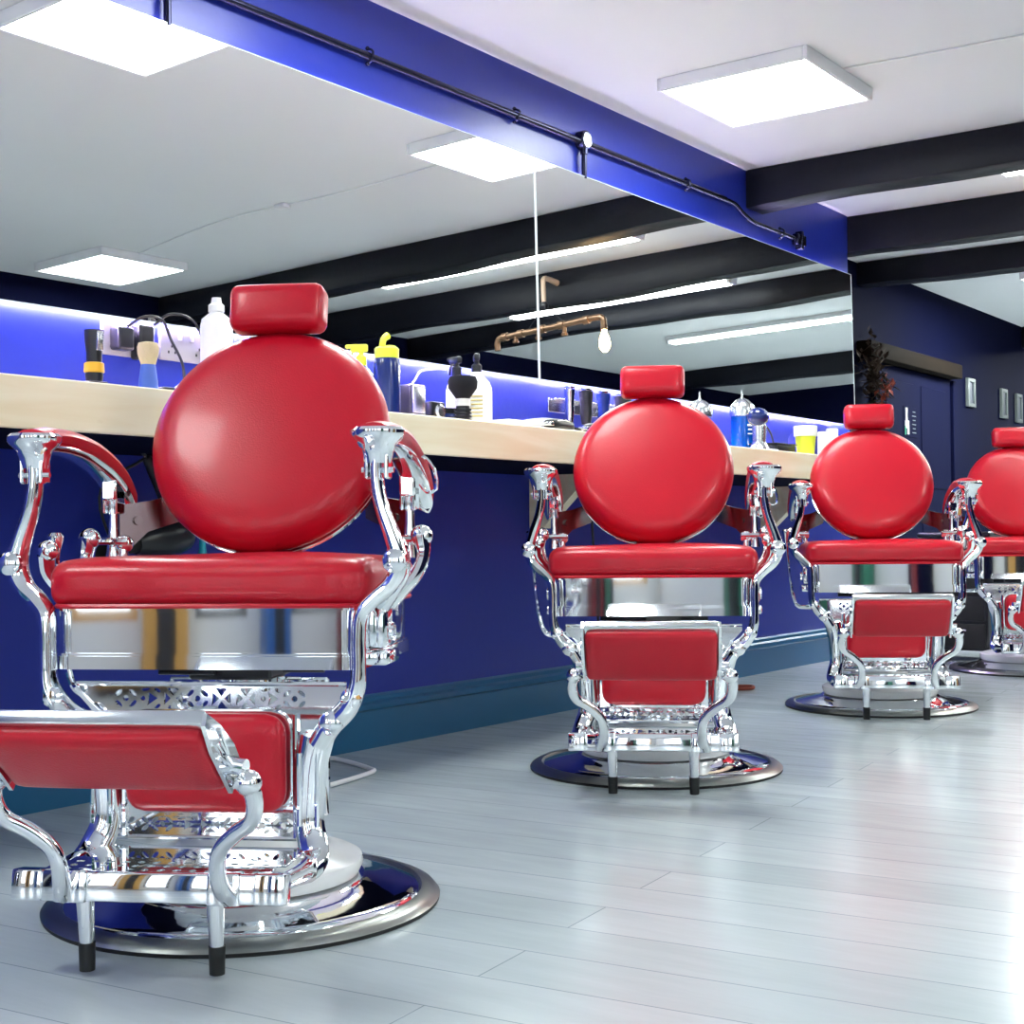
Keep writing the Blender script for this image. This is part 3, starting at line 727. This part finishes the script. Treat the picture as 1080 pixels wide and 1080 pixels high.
plug(2.345, 1.162, (.05, .09), 'tall square black adaptor plugged into the double socket', 'black', [(.04, .02, .045), (.07, .05, .075), (.10, .10, .06), (.11, .14, -.02), (.13, .15, -.09), (.13, .12, -.15), (.13, .10, -.175)])
plug(2.574, 1.145, (.03, .05), 'small black plug at the right end of the free socket')

# white bottles behind the headrest
def bottle(name, label, cat, x, y, r, h, bodym, capm, cap='cone', lab=None, z=SZ, group=None):
    t = at(name, label, cat, x, y, z, 0, group)
    bm = NB(); lathe(bm, [(0, 0), (r * .95, 0), (r, .006), (r, h * .74), (r * .92, h * .8), (r * .45, h * .86), (r * .42, h * .88), (0, h * .88)], 24); link('body', bm, bodym, t)
    if lab:
        bm = NB(); lathe(bm, [(r * 1.01, h * .14), (r * 1.015, h * .15), (r * 1.015, h * .62), (r * 1.01, h * .63)], 24); lb = link('label', bm, lab[0], t)
        bm = NB()
        for k in range(lab[2]): 
            zz = h * (.24 + .34 * k / max(1, lab[2])); a0 = -.75
            pts = [(r * 1.03 * math.cos(a0 + .3 * q), r * 1.03 * math.sin(a0 + .3 * q), zz) for q in range(5)]
            tube(bm, pts, .0022 if k % 2 else .0035, 5, 1)
        link('print', bm, lab[1], lb)
    bm = NB()
    if cap == 'cone': lathe(bm, [(0, h * .87), (r * .5, h * .87), (r * .5, h * .93), (r * .34, h * .95), (r * .28, h), (0, h)], 18)
    elif cap == 'flat': lathe(bm, [(0, h * .80), (r * .95, h * .80), (r * .95, h * .96), (r * .8, h), (0, h)], 24)
    link('cap', bm, capm, t)
    return t
bottle('lotion_bottle', 'white plastic bottle standing behind the headrest of the nearest chair', 'bottle', .29, 2.365, .040, .275, 'white_plastic', 'white_plastic')
bottle('lotion_bottle', 'white bottle half hidden behind the red headrest of the nearest chair', 'bottle', .33, 2.50, .045, .255, 'white_plastic', 'white_plastic')

def spray(label, x, y, r, h, bodym, headm, rz, lab=None, hs=1.):
    t = at('spray_bottle', label, 'spray bottle', x, y, SZ, rz)
    bm = NB(); lathe(bm, [(0, 0), (r * .95, 0), (r, .006), (r, h * .72), (r * .86, h * .82), (r * .42, h * .95), (r * .36, h), (0, h)], 24); link('body', bm, bodym, t)
    if lab:
        bm = NB(); lathe(bm, [(r * 1.01, h * .12), (r * 1.02, h * .13), (r * 1.02, h * .66), (r * 1.01, h * .67)], 24); lb = link('label', bm, lab[0], t)
        bm = NB()
        for k in range(6):
            pts = [(r * 1.03 * math.cos(-1.3 - rz + .25 * q), r * 1.03 * math.sin(-1.3 - rz + .25 * q), h * (.2 + .07 * k)) for q in range(4)]
            tube(bm, pts, .002, 5, 1)
        link('print', bm, lab[1], lb)
    bm = NB(); lathe(bm, [(0, h - .005), (.016, h - .005), (.016, h + .02), (.010, h + .026), (0, h + .026)], 14)
    box(bm, (.006 * hs, 0, h + .045), (.05 * hs, .018, .022), .005, 2); box(bm, (.036 * hs, 0, h + .05), (.018, .012, .012), .003, 1); cyl(bm, (0, 0, h + .02), (0, 0, h + .04), .008, n=10)
    hd = link('spray_head', bm, headm, t)
    bm = NB(); tube(bm, [(.022 * hs, 0, h + .036), (.033 * hs, 0, h + .02), (.036 * hs, 0, h)], .004, 6, 3); link('trigger', bm, headm, hd)
spray('spray bottle with lime green head just right of the nearest backrest', .26, 2.93, .04, .165, 'blue_plastic', 'yellow', -2.6)
# shaker bottle blue with lime lid
t = at('shaker_bottle', 'tall dark blue shaker bottle with a lime green lid on the shelf', 'bottle', .36, 2.925)
bm = NB(); lathe(bm, [(0, 0), (.036, 0), (.0375, .01), (.0375, .155), (.033, .175), (0, .176)], 28); link('body', bm, 'blue_plastic', t)
bm = NB(); lathe(bm, [(0, .172), (.034, .172), (.0345, .198), (.03, .203), (0, .203)], 28); lid = link('lid', bm, 'yellow', t)
bm = NB(); tube(bm, [(0, -.02, .203), (0, -.012, .225), (0, .004, .236)], [.009, .009, .011], 10, 3); box(bm, (0, .015, .206), (.02, .03, .008), .003); link('spout', bm, 'yellow', lid)

# adaptors on wall right of shaker
t = empty('power_adaptor', 'black wall adaptor with a curved grey cable behind the shelf', 'adaptor', (.0, 3.42, 1.09))
bm = NB(); box(bm, (.03, 0, 0), (.06, .075, .1), .008, 3); link('body', bm, 'black', t)
bm = NB(); box(bm, (.064, -.005, 0), (.008, .06, .085), .003); link('face', bm, 'steel', t)
bm = NB(); tube(bm, [(.03, .0, .05), (.03, .02, .07), (.02, .06, .10), (.012, .14, .115), (.01, .2, .12)], .0035, 8); link('cord', bm, 'grey_cloth', t)
t = at('clipper_charger', 'square charger with a round silver dial on the shelf beside the black adaptor', 'charger', .34, 3.16)
bm = NB(); box(bm, (0, 0, .035), (.03, .062, .068), .006); link('body', bm, 'black', t)
bm = NB(); lathe(bm, [(0, 0), (.022, 0), (.022, .008), (.016, .013), (0, .013)], 20, Matrix.Translation((.013, 0, .04)) @ Matrix.Rotation(PI / 2, 4, 'Y')); link('dial', bm, 'steel', t)
t = at('wax_jar', 'low blue jar of hair wax with a ridged black lid beside the striped brush', 'jar', .38, 3.095 + .04)
t.location = (.30, 3.24, SZ)
bm = NB(); lathe(bm, [(0, 0), (.046, 0), (.048, .005), (.048, .035), (.046, .04), (0, .04)], 24); link('jar', bm, 'blue_plastic', t)
bm = NB()
for k in range(18): box(bm, (.045 * math.cos(k * PI / 9), .045 * math.sin(k * PI / 9), .049), (.008, .008, .014), rot=Matrix.Rotation(k * PI / 9, 3, 'Z'))
lathe(bm, [(0, .0405), (.046, .0405), (.046, .056), (0, .058)], 24); link('lid', bm, 'black', t)

spray('white labelled spray bottle with black trigger beside the striped brush', .36, 3.335, .046, .17, 'white_plastic', 'black', 2.3, ('label_white', 'label_gold'))
spray('slimmer dark spray bottle behind the white labelled spray bottle', .20, 3.44, .035, .185, 'grey_cloth', 'black', 2.9)
# clear tray and towel
t = at('plastic_tray', 'flat clear plastic tray lying on the shelf right of the white spray bottle', 'tray', .43, 3.42)
bm = NB(); box(bm, (0, 0, .012), (.1, .17, .022), .004); link('tray', bm, 'white_plastic', t)
t = at('face_towel', 'folded grey towel lying on the shelf behind the black clippers', 'towel', .34, 3.70)
bm = NB(); pillow(bm, (.06, .08, .024), (.03, .04, .022), (.006, 0), 8, .004)
for v in bm.verts: v.co.z += .024
link('towel', bm, 'grey_cloth', t)
# clippers lying down
for i, (x, y, a, l) in enumerate([(  .48, 3.60, .12, 'black hair clipper lying flat on the shelf, left of the pair'), (.48, 3.84, -.1, 'black hair clipper with silver trim lying beside the second chair backrest')]):
    t = at('hair_clipper', l, 'hair clipper', x, y, SZ, a)
    bm = NB(); pillow(bm, (.022, .078, .016), (.014, .03, .012), (.004, 0), 8)
    for v in bm.verts: v.co.z += .018
    link('body', bm, 'black', t)
    bm = NB(); box(bm, (0, -.082, .018), (.04, .02, .012), .002); tube(bm, [(.018, -.05, .03), (.02, .0, .034), (.016, .05, .03)], .003, 6); link('blade', bm, 'chrome', t)
    bm = NB(); tube(bm, [(0, .078, .016), (.02, .11, .01), (-.02, .14, .006), (-.06, .12, .006)], .0035, 6); link('cord', bm, 'black', t)
# clippers in a wall rack
t = empty('tool_rack', 'steel tool rack on the wall behind the second chair', 'rack', (0, 4.46, 1.155))
bm = NB(); box(bm, (.026, 0, 0), (.05, .46, .004), .001, 1); box(bm, (.003, 0, -.02), (.004, .46, .05), .001, 1); link('shelf_plate', bm, 'chrome_soft', t)
for i, (y, w, m, l) in enumerate([(4.24, .032, 'chrome', 'chrome clipper hanging at the left end of the steel rack'), (4.35, .044, 'black', 'black clipper hanging second in the steel rack'), (4.47, .042, 'blue_plastic', 'dark blue clipper hanging third in the steel rack'), (4.61, .055, 'black', 'wide black clipper hanging at the right end of the steel rack')]):
    t = empty('hanging_clipper', l, 'hair clipper', (.092, y, 1.165), 0, 'clippers in the steel rack')
    bm = NB(); lathe(bm, [(0, -.105), (w * .4, -.1), (w * .55, -.06), (w * .5, -.03), (w * .62, .0), (w * .66, .022), (0, .024)], 16); link('body', bm, m, t)
    bm = NB(); box(bm, (0, 0, .03), (.03, w * .9, .012), .003); link('blade', bm, 'chrome', t)
    bm = NB(); tube(bm, [(0, 0, -.1), (.02, .03, -.135), (.05, .01, -.15), (.1, -.04, -.16)], .003, 6); link('cord', bm, 'black', t)

# disinfectant jars with domed steel lids
for i, (x, y, r, h, m, l) in enumerate([(.20, 5.03, .05, .23, 'glass_jar', 'clear glass disinfectant jar with domed steel lid, left of the blue one'), (.27, 5.27, .05, .25, 'blue_gel', 'blue disinfectant jar with domed steel lid and white lettering')]):
    t = at('disinfectant_jar', l, 'jar', x, y, SZ, 0)
    bm = NB(); lathe(bm, [(0, 0), (r * 1.04, 0), (r * 1.04, .012), (r * .97, .02), (r * .97, h * .66), (0, h * .66)], 28); link('jar', bm, m, t)
    bm = NB(); lathe(bm, [(0, h * .655), (r * 1.05, h * .655), (r * 1.05, h * .8), (r * .98, h * .84), (r * .55, h * .93), (r * .12, h * .97), (r * .1, h * 1.0), (r * .06, h * 1.1), (0, h * 1.1)], 28); link('lid', bm, 'chrome_soft', t)
    if i == 1:
        bm = NB()
        for k, (wd, hh) in enumerate(((.036, .008), (.03, .006), (.034, .004))): box(bm, (r * .98, -.03 + .015, h * .5 - k * .018), (.004, wd, hh), rot=Matrix.Rotation(-.5, 3, 'Z'))
        link('lettering', bm, 'label_white', t)
# black ball-headed massager
t = at('hand_massager', 'black massager with a round head on a silver neck in front of the jars', 'massager', .45, 5.06)
bm = NB(); lathe(bm, [(0, 0), (.042, 0), (.044, .008), (.036, .02), (.028, .03), (.026, .04), (.029, .1), (.027, .108), (0, .108)], 24, mis=[0, 0, 0, 0, 0, 0, 0, 0]); link('neck', bm, 'steel', t)
bm = NB(); sphere(bm, (0, -.012, .138), .044, 20, 14, (1, 1.08, .85)); link('head', bm, 'blue_plastic', t)
t = at('wipe_packet', 'small white packet lying by the foot of the blue jar', 'packet', .44, 5.17)
bm = NB(); box(bm, (0, 0, .008), (.05, .08, .014), .005); link('packet', bm, 'white_plastic', t)
t = at('storage_box', 'flat black box on the shelf left of the lime cup', 'box', .38, 5.33)
bm = NB(); box(bm, (0, 0, .02), (.12, .18, .038), .004); link('tray', bm, 'black', t); bm = NB(); box(bm, (0, 0, .043), (.13, .19, .006), .002); link('lid', bm, 'black', t)
# lime cup
t = at('plastic_cup', 'lime yellow plastic cup with a pale rim on the shelf beside the third chair', 'cup', .44, 5.52)
bm = NB(); lathe(bm, [(0, 0), (.034, 0), (.036, .004), (.046, .11), (.044, .11), (.034, .006), (0, .006)], 28); link('cup', bm, 'yellow', t)
bm = NB(); lathe(bm, [(.0465, .085), (.049, .087), (.05, .128), (.047, .13), (.044, .128), (.0445, .09)], 28); link('rim', bm, 'label_white', t)
# stuff near the end
t = at('barber_cape', 'blue cloth draped over bottles near the shelf end', 'cloth', .34, 5.80)
bm = NB(); pillow(bm, (.07, .11, .07), (.04, .05, .05), (.02, 0), 10, .006)
for v in bm.verts:
    v.co.z += .07; v.co.y += .012 * math.sin(v.co.z * 60)
link('cloth', bm, 'blue_cloth', t)
bottle('lotion_bottle', 'short white bottle with a flat cap in front of the blue cloth', 'bottle', .44, 5.70, .024, .115, 'white_plastic', 'white_plastic', 'flat')
bottle('lotion_bottle', 'taller white bottle with a flat cap just right of the short white bottle', 'bottle', .44, 5.80, .028, .135, 'white_plastic', 'white_plastic', 'flat')
t = at('looped_cable', 'black cable looped over the bottles near the shelf end', 'cable', .20, 5.50)
bm = NB(); tube(bm, [(.02, -.03, .0), (.0, -.02, .10), (0, .0, .16), (.02, .04, .165), (.05, .07, .12), (.06, .09, .06), (.06, .10, .004)], .004, 8); link('cable', bm, 'black', t)
for k, y in enumerate((5.98, 6.05, 6.12)):
    t = at('roller_brush', ('violet roller brush at the left of the three by the shelf end', 'violet roller brush in the middle of the three by the shelf end', 'violet roller brush nearest the shelf end')[k], 'hair roller', .36, y, SZ, 0, 'violet rollers')
    bm = NB(); lathe(bm, [(0, 0), (.024, 0), (.026, .005), (.026, .12), (.02, .125), (0, .125)], 14)
    link('core', bm, 'blue_cloth', t)
    bm = NB()
    for a in range(10):
        for b in range(6): sphere(bm, (.027 * math.cos(a * PI / 5 + b * .3), .027 * math.sin(a * PI / 5 + b * .3), .015 + b * .02), .003, 5, 4)
    link('bristles', bm, 'white_plastic', t)

# ------------------------------------------------------------------ hair dryer hung under the shelf
t = empty('hair_dryer', 'black hair dryer hanging by its handle under the pine shelf', 'hair dryer', (.10, 2.36, .66))
bm = NB()
lathe(bm, [(0, -.075), (.03, -.074), (.046, -.06), (.052, -.03), (.05, .02), (.04, .07), (.032, .09), (.028, .1), (0, .1)], 24, Matrix.Rotation(math.radians(100), 4, 'X')); link('barrel', bm, 'black', t)
bm = NB(); lathe(bm, [(.022, .095), (.024, .1), (.022, .14), (.034, .2), (.032, .2), (.02, .14)], 20, Matrix.Rotation(math.radians(100), 4, 'X')); link('nozzle', bm, 'rubber', t)
bm = NB(); tube(bm, [(.0, .03, .03), (.0, .0, .10), (0, -.04, .17), (0, -.06, .2)], [.02, .019, .016, .012], 12, 4); link('handle', bm, 'black', t)
bm = NB(); tube(bm, [(0, -.06, .20), (0, -.08, .225), (.0, -.05, .235), (0, .0, .2), (0, .01, .16)], .005, 8, 4); tube(bm, [(0, -.06, .20), (-.05, -.16, .12), (-.07, -.12, .0), (-.07, -.05, -.08), (-.07, -.1, -.2)], .004, 8, 5); link('cord', bm, 'black', t)
bm = NB(); tube(bm, [(.0, -.07, .225), (0, -.07, .212)], .006, 6, 1); cyl(bm, (0, -.065, .2), (0, -.065, .225), .004); link('hook', bm, 'steel', t)
t = empty('vent_brush', 'turquoise handled brush hanging under the shelf behind the nearest backrest', 'brush', (.08, 2.50, .60))
bm = NB(); tube(bm, [(0, 0, .1), (0, 0, .06), (0, 0, .03), (0, 0, .0), (0, 0, -.05), (0, 0, -.1)], [.009, .008, .009, .014, .011, .012], 12); link('handle', bm, 'turquoise', t)
bm = NB(); box(bm, (0, 0, .14), (.02, .03, .09), .005); link('brush_head', bm, 'black', t)
bm = NB(); tube(bm, [(0, 0, .18), (-.03, 0, .23), (-.06, 0, .27)], .0025, 6, 3); link('hanging_loop', bm, 'black', t)
# cords on wall and floor
bm = NB(); tube(bm, [(.04, 4.45, .86), (.035, 4.48, .6), (.04, 4.5, .3), (.045, 4.47, .18), (.06, 4.44, .04), (.10, 4.5, .006), (.16, 4.6, .006)], .005, 8)
tag(link('hanging_cable', bm, 'black'), 'black power cord hanging down the blue wall behind the second chair', 'cord')
bm = NB(); tube(bm, [(.10, 2.80, .008), (.07, 2.97, .008), (.16, 2.965, .008), (.30, 2.91, .008), (.34, 2.875, .008), (.37, 2.76, .008), (.40, 2.58, .008)], .0065, 8)
tag(link('cable_loop', bm, 'white_plastic'), 'loop of pale cable on the floor right of the nearest chair', 'cable')
bm = NB(); tube(bm, [(.2, 5.25, .008), (.24, 5.22, .008), (.29, 5.28, .008), (.26, 5.35, .008), (.2, 5.32, .008)], .007, 8)
tag(link('cable_coil', bm, 'petal'), 'small dark red cable coil on the floor between the second and third chairs', 'cable')

# ------------------------------------------------------------------ black trolley between the third and fourth chairs
t = empty('salon_trolley', 'black wheeled drawer trolley between the third and fourth red chairs', 'trolley', (.575, 7.15, 0), 0)
bm = NB(); box(bm, (0, 0, .335), (.34, .34, .56), .01); link('body', bm, 'black', t)
bm = NB(); box(bm, (0, 0, .635), (.37, .37, .03), .012, 3); link('top_tray', bm, 'black', t)
for k in range(4):
    bm = NB(); box(bm, (0, -.174, .13 + k * .135), (.31, .012, .12), .005); dr = link('drawer', bm, 'rubber', t)
    bm = NB(); tube(bm, [(-.06, -.18, .16 + k * .135), (-.05, -.192, .16 + k * .135), (.05, -.192, .16 + k * .135), (.06, -.18, .16 + k * .135)], .004, 6, 2); link('drawer_handle', bm, 'steel', dr)
for sx in (-1, 1):
    for sy in (-1, 1):
        bm = NB(); cyl(bm, (sx * .14 - .01, sy * .14, .027), (sx * .14 + .01, sy * .14, .027), .027, n=16); cyl(bm, (sx * .14, sy * .14, .03), (sx * .14, sy * .14, .06), .008); link('caster', bm, 'rubber', t)

# ------------------------------------------------------------------ alcove: door, lintel, sign, pictures, garland
bm = NB(); box(bm, (XL + .05, 9.15, 1.80), (.1, 1.72, .1), .008)
tag(link('timber_lintel', bm, 'dark_wood'), 'dark old timber lintel over the alcove doorway', 'lintel')
t = empty('door_1', '', '', (XL, 9.2, 0)); del t['label']; del t['category']; t['kind'] = 'structure'
bm = NB(); box(bm, (.012, .08, .87), (.024, 1.35, 1.74), .003, 1)
for z in (.45, 1.3): 
    for y in (-.24, .4): box(bm, (.026, y, z), (.008, .5, .62 if z < 1 else .7), .004, 1)
link('door_leaf', bm, 'navy', t); bm = NB()
for y in (-.65, .83): box(bm, (.02, y, .87), (.04, .09, 1.74), .005, 1)
link('door_frame', bm, 'navy', t)
t = empty('door_sign', 'small door sign with a white pointing hand and green arrow', 'sign', (XL + .032, 9.13, 1.39))
bm = NB(); box(bm, (0, 0, 0), (.004, .26, .2), .001, 1); link('board', bm, 'navy', t)
bm = NB(); box(bm, (.003, -.08, .03), (.002, .03, .12)); box(bm, (.003, -.07, -.02), (.002, .07, .05), .0); box(bm, (.003, -.05, -.065), (.002, .03, .04)); link('hand_print', bm, 'label_white', t)
bm = NB(); box(bm, (.003, -.1, -.06), (.002, .02, .06)); link('arrow_print', bm, 'green', t)
bm = NB()
for k in range(6): box(bm, (.003, .06, .07 - k * .028), (.002, .05 + .02 * (k % 2), .006))
link('text_print', bm, 'frame_silver', t)
for k, (y, z, w, h, l) in enumerate([(10.45, 1.69, .17, .215, 'small silver framed picture on the navy wall, nearest the doorway'), (11.26, 1.665, .15, .235, 'middle one of the three small silver framed pictures'), (11.66, 1.655, .15, .235, 'silver framed picture at the far right, by the last beam')]):
    t = empty('framed_picture', l, 'picture', (XL, y, z), 0, 'small framed pictures on the navy wall')
    bm = NB()
    for s in (-1, 1): box(bm, (.012, s * (w / 2 - .014), 0), (.024, .028, h), .003, 1); box(bm, (.012, 0, s * (h / 2 - .014)), (.023, w - .05, .028), .003, 1)
    link('frame', bm, 'frame_silver', t); bm = NB(); box(bm, (.006, 0, 0), (.012, w - .05, h - .05)); link('print', bm, 'print', t)
t = empty('dried_garland', 'dark dried flower garland hanging from the lintel at the mirror end', 'dried flowers', (XL + .09, 8.36, 1.64))
bm = NB()
def leafy(bm, n, sc, cen, sp):
    for k in range(n):
        p = Vector(cen) + Vector((random.gauss(0, sp[0]), random.gauss(0, sp[1]), random.gauss(0, sp[2])))
        q = Matrix.Rotation(random.uniform(0, 6.3), 3, 'Z') @ Matrix.Rotation(random.uniform(-1.2, 1.2), 3, 'X')
        s = sc * random.uniform(.6, 1.3); pts = [(0, 0, 0), (.35, .5, .12), (0, 1.3, 0), (-.35, .5, .12)]
        vs = [bm.verts.new(p + q @ (Vector(a) * s)) for a in pts]; bm.faces.new(vs)
leafy(bm, 260, .05, (0, 0, 0), (.025, .06, .10)); link('foliage', bm, 'leaf', t, smooth=False)
bm = NB(); leafy(bm, 40, .04, (.05, .07, -.08), (.015, .035, .035)); link('flower_cluster', bm, 'petal', t, smooth=False); bm = NB(); leafy(bm, 14, .04, (.05, -.02, -.2), (.01, .02, .012)); link('flower_cluster', bm, 'petal', t, smooth=False)
bm = NB(); tube(bm, [(0, 0, .1), (0, 0, .16)], .004, 6, 1); link('string', bm, 'dark_wood', t)

# invented cabinets, added out of view for the chrome to reflect
M['green_paint'] = mat('green_paint', (.03, .16, .10), .4); M['dark_red'] = mat('dark_red_vinyl', (.22, .015, .02), .4)
def locker(x, y, w, h, body, door, label, rz=0., name='added_cabinet', cat='cabinet', d=.24):
    t = empty(name, label, cat, (x, y, 0), rz)
    bm = NB(); box(bm, (0, 0, h / 2 + .02), (w, d, h - .04), .006); link('body', bm, body, t)
    bm = NB(); box(bm, (0, d / 2 + .007, h / 2 + .02), (w * .42, .012, h - .1), .003); dd = link('door', bm, door, t)
    bm = NB(); cyl(bm, (w * .15, d / 2 + .015, h * .5), (w * .15, d / 2 + .035, h * .5), .008, n=8); link('handle', bm, 'steel', dd)
    for sx in (-1, 1):
        bm = NB(); box(bm, (sx * (w / 2 - .03), 0, .011), (.04, d - .02, .02)); link('foot', bm, 'black', t)
locker(1.44, YB + .14, .34, 2.0, 'tan', 'black', 'tall tan timber cupboard with a black door against the shop front, added behind the viewer for chrome reflections')
locker(2.34, YB + .14, .20, 1.9, 'blue_door', 'black', 'tall narrow blue locker between the shop windows, added behind the viewer for chrome reflections')
locker(.30, YB + .14, .36, 1.2, 'navy', 'steel', 'low navy cabinet by the left corner of the shop front, added behind the viewer for chrome reflections')
locker(2.86, YB + .50, .16, .95, 'dark_red', 'black', 'narrow dark red drawer tower by the shop window, added behind the viewer for chrome reflections')
locker(3.16, YB + .14, .20, 1.5, 'navy', 'green_paint', 'navy locker with a green door in the back right corner, added behind the viewer for chrome reflections')
locker(XR - .15, .0, .42, 1.3, 'green_paint', 'black', 'green cabinet against the right wall, added out of view for chrome reflections', PI / 2)
locker(XR - .15, 1.62, .30, 1.1, 'navy', 'dark_red', 'navy cabinet with a red door against the right wall, added out of view for chrome reflections', PI / 2)
locker(XR - .15, 2.75, .5, 1.6, 'black', 'tan', 'black cabinet with a timber door against the right wall, added out of view for chrome reflections', PI / 2)

# ------------------------------------------------------------------ world, lights, camera
w = bpy.data.worlds.new('daylight'); SC.world = w; w.use_nodes = True
bg = w.node_tree.nodes['Background']; bg.inputs[0].default_value = (.85, .93, 1., 1); bg.inputs[1].default_value = 2.4

cam = bpy.data.cameras.new('camera'); co = bpy.data.objects.new('camera', cam); C.objects.link(co)
cam.sensor_width = 36; cam.lens = 1470.08 * 36 / 1080; cam.clip_start = .02
yaw, pitch, roll = .6314, .0166, -.0092
f = Vector((-math.sin(yaw) * math.cos(pitch), math.cos(yaw) * math.cos(pitch), math.sin(pitch))); r = Vector((math.cos(yaw), math.sin(yaw), 0)); u = r.cross(f)
c_, s_ = math.cos(roll), math.sin(roll); r2 = c_ * r + s_ * u; u2 = -s_ * r + c_ * u
mw = Matrix((r2, u2, -f)).transposed().to_4x4(); mw.translation = Vector((2.9264, 0, .655)); co.matrix_world = mw
SC.camera = co
SC.view_settings.view_transform = 'Standard'; SC.view_settings.look = 'None'; SC.view_settings.gamma = 1; SC.view_settings.use_curve_mapping = False
SC.view_settings.exposure = 0.95
SC.cycles.max_bounces = 12; SC.cycles.glossy_bounces = 8; SC.cycles.sample_clamp_indirect = 10
